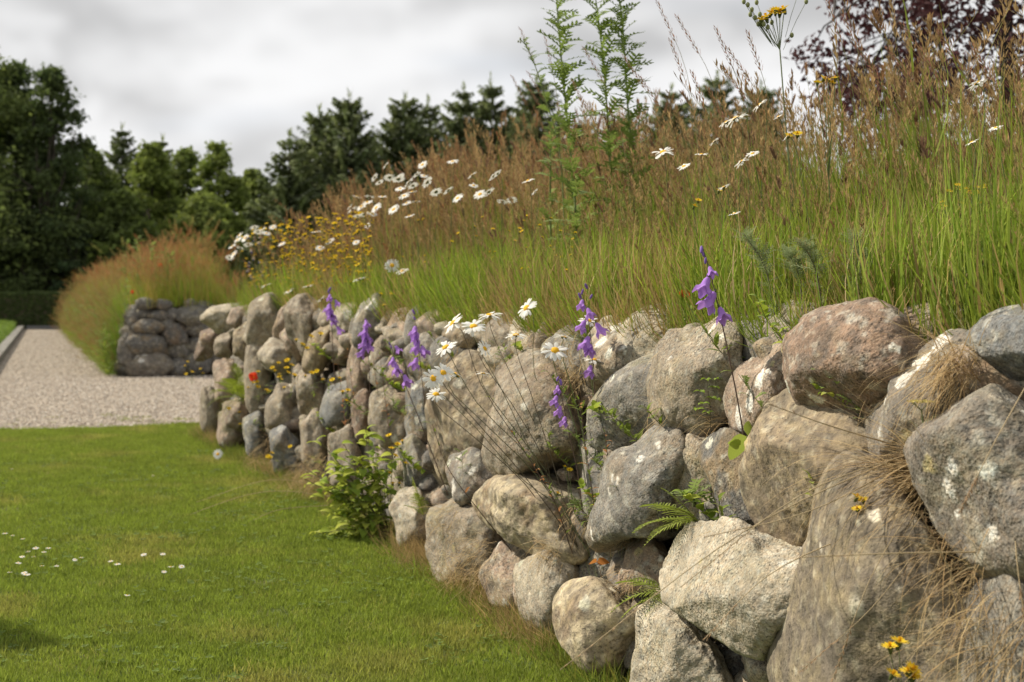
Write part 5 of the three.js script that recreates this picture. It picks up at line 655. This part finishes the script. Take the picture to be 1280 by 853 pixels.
// grass tussocks and dry straw
seed(151);
function tussock(name, label, group, p, n, fn, col, mat = M.leaf) { const o = thing(name, label, 'grass', group); o.position.copy(p); const halves = [new GB(), new GB()]; for (let i = 0; i < n; i++) { const { b, d, L, W, bend, nr } = fn(i); halves[i % 2].blade(b, d, nr || V(d.x, .1, d.z).negate(), L, W, { segs: 7, bend: -bend, col: mulc(col(i), ru(.75, 1.25)), shape: flagShape }); } meshOf('blade_mass', halves[0].build(), mat, o); meshOf('blade_mass', halves[1].build(), mat, o); return o; }
const greens = () => mixc([.11, .185, .022], [.18, .23, .04], rnd()), straws = () => mixc([.36, .30, .19], [.22, .155, .085], rnd());
tussock('grass_tussock', 'lush green grass tussock fanning at the top of the wall', 'green tussocks', rootBelow(atDepth(800, 395, wallDen(800) + .16)), 330, () => { const a = ru(0, TAU), k = Math.pow(rnd(), .7); return { b: V(Math.cos(a) * .05 * rnd(), 0, Math.sin(a) * .05 * rnd()), d: V(Math.cos(a) * k * .75 - .12, 1, Math.sin(a) * k * .75), L: ru(.14, .36), W: ru(.003, .0055), bend: ru(.1, 1.3) }; }, greens);
tussock('grass_tussock', 'tall upright green grass clump rising past the frame above the lichened stone', 'green tussocks', rootBelow(atDepth(1190, 430, wallDen(1190) + .03)), 46, () => { const a = ru(0, TAU), k = rnd(); return { b: V(Math.cos(a) * .03, 0, Math.sin(a) * .03), d: V(Math.cos(a) * k * .16 - .07, 1, Math.sin(a) * k * .16 - .03), L: ru(.25, .62), W: ru(.002, .004), bend: ru(0, .35) }; }, () => mixc([.13, .20, .03], [.24, .23, .07], rnd()));
tussock('grass_tussock', 'broad bladed green grass before the copper beech', 'green tussocks', rootBelow(atDepth(1250, 380, wallDen(1250) + .2)), 44, () => { const a = ru(0, TAU), k = rnd(); return { b: V(Math.cos(a) * .05, 0, Math.sin(a) * .05), d: V(Math.cos(a) * k * .2 - .1, 1, Math.sin(a) * k * .2), L: ru(.3, .55), W: ru(.003, .0055), bend: ru(0, .5) }; }, greens);
[[560, 392, .2, 110, 'green grass tuft above the dark top stone'], [640, 398, .16, 120, 'green grass tuft above the blue grey stone'], [705, 396, .15, 130, 'green grass tuft behind the purple bellflower spire'], [870, 392, .14, 120, 'green grass tuft behind the poppy'], [945, 380, .2, 110, 'green grass tuft above the grey top stones'], [1110, 378, .16, 140, 'green grass tuft above the small dark top stone'], [1155, 378, .2, 130, 'green grass tuft beside the tall upright clump'], [1225, 372, .2, 150, 'green grass tuft above the grey right hand stone'], [490, 385, .25, 110, 'green grass tuft above the lichened stone at the far wall top'], [760, 392, .25, 140, 'green grass tuft beside the lush fanning tussock']].forEach(([x, y, k, n, label]) => tussock('grass_tussock', label, 'green tussocks', rootBelow(atDepth(x, y, wallDen(x) + k)), n, () => { const a = ru(0, TAU), q = Math.pow(rnd(), .8); return { b: V(Math.cos(a) * .07 * rnd(), 0, Math.sin(a) * .09 * rnd()), d: V(Math.cos(a) * q * .6 - .1, 1, Math.sin(a) * q * .6), L: ru(.10, .36), W: ru(.0034, .0066), bend: ru(.1, 1.5) }; }, () => rnd() < .12 ? straws() : mixc([.12, .20, .022], [.21, .27, .045], rnd())));
const hang = (x, y, n, L0, L1, dx, dz, label, off = -.03, sp = .05) => tussock('dry_tussock', label, 'dry tussocks hanging on the wall', onWall(x, y, off), n, () => { const a = rs(1), k = rnd(); return { b: V(rs(sp * .4), rs(sp * .6), rs(sp)), d: V(-.6 + rs(.4), ru(-.6, .6), dz + rs(.7)), L: ru(L0, L1), W: ru(.0011, .0022), bend: -ru(.2, 1.9), nr: V(rs(.4), 1, rs(.4)) }; }, straws);
hang(1200, 455, 230, .06, .2, 0, 0, 'matted dry grass hanging over the lichened stone');
hang(1175, 585, 260, .08, .32, 0, -.5, 'big dry grass tussock between the slab and the right hand boulder');
hang(1130, 600, 150, .1, .36, 0, -.9, 'long dry grass sweeping across the pale banded stone');
hang(1215, 700, 190, .06, .22, 0, -.2, 'dry grass matted beside the big slab', -.03, .09);
hang(1265, 790, 150, .08, .26, 0, 0, 'dry grass and stems beside the lowest boulder', -.05, .1);
hang(1050, 390, 60, .05, .13, 0, 0, 'bleached dead roots and grass at the wall top above the brown boulder', .12, .04);
hang(850, 405, 40, .05, .14, 0, 0, 'thin dry grass over the wall top beside the poppy', .1, .03);
hang(600, 700, 200, .06, .18, 0, -.1, 'brown dry grass draped over the low stones', -.04, .12);
hang(570, 650, 150, .06, .18, 0, -.1, 'dry grass tuft under the white lichened stone', -.04, .1);
hang(690, 690, 90, .04, .12, 0, -.1, 'dry grass in the gap above the angular pale stone', -.02, .05);
hang(790, 725, 60, .04, .10, 0, 0, 'dry grass beside the fern in the lower stones', 0, .04);
hang(400, 590, 190, .1, .34, 0, .1, 'dry straw fanning onto the lawn beside the leafy clump', -.05, .16);
hang(340, 560, 110, .08, .24, 0, 0, 'dry straw at the foot of the far stones', -.05, .2);
hang(470, 660, 130, .06, .2, 0, .1, 'brown dry stems under the leafy clump', -.06, .1);
for (let i = 0; i < 9; i++) { const x = ru(380, 830), p = onWall(x, 388, .10); hang(x, 390, 34, .05, .13, 0, 0, 'short dry grass tuft lodged between the wall top stones', .10, .05); }
for (let i = 0; i < 34; i++) { const x = 300 + 900 * Math.pow(rnd(), .9), y = lerp(420, 560 + (x - 300) * .32, rnd()); if (x > 960 && y > 520) continue; hang(x, y, 26 + Math.floor(rnd() * 30), .05, .16, 0, rs(.4), 'wisp of dry grass rooted in a joint of the ' + (x < 560 ? 'far, smaller stones' : y < 470 ? 'upper stones behind the flowers' : 'lower big stones'), .02, .05); }
for (let i = 0; i < 40; i++) { const x = ru(320, 1150), y = lerp(430, 560 + (x - 300) * .30, rnd()), p = onWall(x, y, .02); leafyStem('wall_weed', 'small ' + ['broad leaved', 'ragged leaved', 'narrow leaved'][i % 3] + ' green weed sprouting from a joint of the wall', 'weeds in the wall joints', [p, p.clone().add(V(-.05, .03 + rnd() * .03, rs(.03))), p.clone().add(V(-.09 + rs(.03), .06 + rnd() * .08, rs(.05)))], { n: 18, L0: .045, L1: .026, sr: .0012, geos: i % 3 === 0 ? broadGeo : i % 3 === 1 ? lobedGeo : lanceGeo, col: [.12, .11, .05] }); }
// long single straws across the wall
seed(157);
[[1150, 560, 930, 665, 700, 838], [1160, 560, 1000, 620, 850, 735], [1170, 590, 1090, 720, 1040, 853], [1140, 575, 1010, 640, 880, 672], [1250, 690, 1120, 692, 1000, 697], [1100, 655, 960, 720, 880, 800], [1180, 640, 1090, 760, 1000, 840], [1130, 560, 1030, 530, 960, 505], [845, 498, 900, 500, 1010, 530], [420, 612, 340, 600, 245, 628], [425, 622, 330, 615, 205, 655], [410, 632, 340, 640, 270, 680], [1290, 470, 1240, 560, 1200, 640], [1275, 560, 1270, 680, 1285, 800], [1060, 853, 1120, 720, 1200, 610], [1230, 853, 1190, 720, 1150, 640]].forEach(([x0, y0, x1, y1, x2, y2], i) => { const lawn = x0 < 500, d = lawn ? depthOf(ground(x0, y0 + 20)) : wd(x0, y0, -.10), o = thing('dry_grass_stalk', 'long pale dry grass stalk ' + (lawn ? 'arching over the lawn beside the leafy clump' : 'slanting across the lower wall stones'), 'grass', lawn ? 'straws over the lawn' : 'straws across the wall'), P = [atDepth(x0, y0, d + .06), atDepth(x1, y1, d - .05), atDepth(x2, y2, d - (lawn ? .1 : .08))]; o.position.copy(P[0]); const loc = P.map((p) => p.clone().sub(P[0])); stemMesh(o, loc, .0013, .0007, mulc([.40, .31, .18], ru(.8, 1.2)), 12, 4); const c = new THREE.CatmullRomCurve3(loc), g = new GB(); for (let k = 0; k < 24; k++) { const t = .72 + .28 * k / 24, a = k * 2.4, dir = c.getTangent(t).multiplyScalar(1.4).add(V(Math.cos(a) * .6, rs(.6), Math.sin(a) * .6)); g.blade(c.getPoint(t), dir, V(0, 1, 0), .011, .0028, { segs: 2, col: mulc([.19, .13, .085], ru(.7, 1.3)) }); } meshOf('seed_head', g.build(), M.leaf, o); });
// tall seed heads that stand clear against the sky
seed(163);
[[822, 2, .7], [838, 50, .6], [846, 20, .7], [895, 35, .6], [650, 35, .8], [680, 40, .9], [660, 90, 1.0], [730, 60, .7], [800, 95, .6], [865, 90, .5], [935, 40, .5], [1035, 2, .6], [1052, 12, .5], [640, 95, 1.1], [655, 100, .9], [910, 60, .6], [1110, 60, .5], [1175, 40, .4], [1215, 55, .4], [885, 110, .5], [1128, 30, .5], [1072, 55, .6], [1160, 75, .4], [905, 85, .6], [1085, 70, .5], [780, 70, .8], [715, 100, .8]].forEach(([x, y, k]) => { const d = wallDen(x) + k, tip = atDepth(x, y, d), root = rootBelow(tip, .10 + rnd() * .1, rs(.06)), o = thing('grass_stalk', 'slender flowering grass stalk standing clear above the bank ' + (x < 740 ? 'among the tall ragwort stems' : x < 1000 ? 'between the ragwort and the hawksbeard' : 'before the copper beech'), 'grass', 'tall grass heads above the bank'); o.position.copy(root); const t = tip.clone().sub(root), loc = [V(0, 0, 0), V(t.x * .12, t.y * .4, t.z * .12), V(t.x * .42, t.y * .78, t.z * .42), t]; stemMesh(o, loc, .0012, .0006, mixc(STRAW, GREENSTEM, rnd()), 12, 4); const c = new THREE.CatmullRomCurve3(loc), g = new GB(), n = 44; for (let j = 0; j < n; j++) { const u = .80 + .2 * j / n, a = j * 2.4, w = .0025 + .004 * Math.abs(Math.sin(j * .6)) * (1 - j / n), dir = c.getTangent(u).multiplyScalar(1.8).add(V(Math.cos(a) * .7, rs(.3), Math.sin(a) * .7)); g.blade(c.getPoint(u).add(V(Math.cos(a) * w, 0, Math.sin(a) * w)), dir, V(Math.cos(a), .2, Math.sin(a)), .013, .0032, { segs: 2, col: mulc(mixc(HEADB, [.20, .10, .09], rnd()), ru(.7, 1.3)) }); } meshOf('seed_head', g.build(), M.leaf, o); });
// far yellow and pink bloom, and weeds along the far bank
seed(167);
{ const L = [], P = []; for (let i = 0; i < 1100; i++) { const x = 275 + 190 * Math.pow(rnd(), 1.1), den = wallDen(x) + ru(.05, .8), y = lerp(360, 285 - (x - 275) * .12, rnd()), p = atDepth(x, y, den); const b = bankY(p.x, -p.z); if (b === null || p.y < b || p.y > b + .55) continue; (x < 330 && rnd() < .3 ? P : L).push([placed(p, ru(0, TAU), rs(.6), rs(.6), ru(.010, .017)), mulc([1, 1, 1], ru(.8, 1.1))]); }
  for (let i = 0; i < 70; i++) { const x = ru(500, 720), den = wallDen(x) + ru(.1, .8), p = atDepth(x, ru(270, 340), den), b = bankY(p.x, -p.z); if (b === null || p.y < b || p.y > b + .5) continue; L.push([placed(p, 0, rs(.6), rs(.6), ru(.006, .010)), [1, 1, 1]]); }
  instances('yellow_bloom', yellowGeo, M.petal, L, null, 'haze of small yellow flowers at the far end of the near bank', 'flowers'); instances('buff_bloom', yellowGeo, M.petal, P, null, 'buff and pink seed heads at the far end of the near bank', 'flowers'); P.forEach((e, i) => scene.children[scene.children.length - 1].setColorAt(i, new THREE.Color().setRGB(.75, .9, 12)));
}
[[158, 300, 1.2, 'tall green weed crowning the far bank'], [172, 296, 1.6, 'yellow green weed beside the tallest on the far bank'], [188, 305, 1.1, 'leafy weed above the dark boulders on the far bank'], [205, 312, 1.4, 'pointed green weed on the far bank near the poppy'], [215, 318, 1.0, 'last upright weed of the far bank beside the opening']].forEach(([x, y, k, label]) => { const d = G0 * .95 + k, tip = atDepth(x, y, d), root = rootBelow(tip); leafyStem('tall_weed', label, 'weeds on the far bank', [root, root.clone().lerp(tip, .5).add(V(rs(.05), 0, 0)), tip], { n: 46, L0: .17, L1: .09, sr: .006, col: [.14, .18, .05] }); });
for (let i = 0; i < 26; i++) { const s = G0 + .15 + 18 * Math.pow(i / 26, 1.4), x = wallX(s) - .08 - rnd() * .12, root = V(x, 0, -s), h = ru(.45, .95); leafyStem('tall_weed', 'green weed growing from the gravel against the face of the far wall', 'weeds along the far wall', [root, V(x - .03, h * .5, -s), V(x - .08 + rs(.05), h, -s)], { n: 34, L0: .2, L1: .1, sr: .004, geos: i % 3 ? lobedGeo : lanceGeo, col: [.14, .17, .05] }); }
{ // bush outside the frame whose shadow falls on the lawn
  const p = ground(-20, 800), off = SUN.clone().multiplyScalar(1.0 / SUN.y); seed(171); p.addScaledVector(RIGHT, -.10); broadleaf('round_shrub', 'small round shrub standing on the lawn beside the path', null, V(p.x + off.x * .83, 0, p.z + off.z * .83), { h: 1.1, r: .24, clumps: 60, leaves: 60, leaf: .045, c1: MG1, c2: MG2, low: .45, cr: .3, category: 'shrub' }); }
renderer.render(scene, camera);
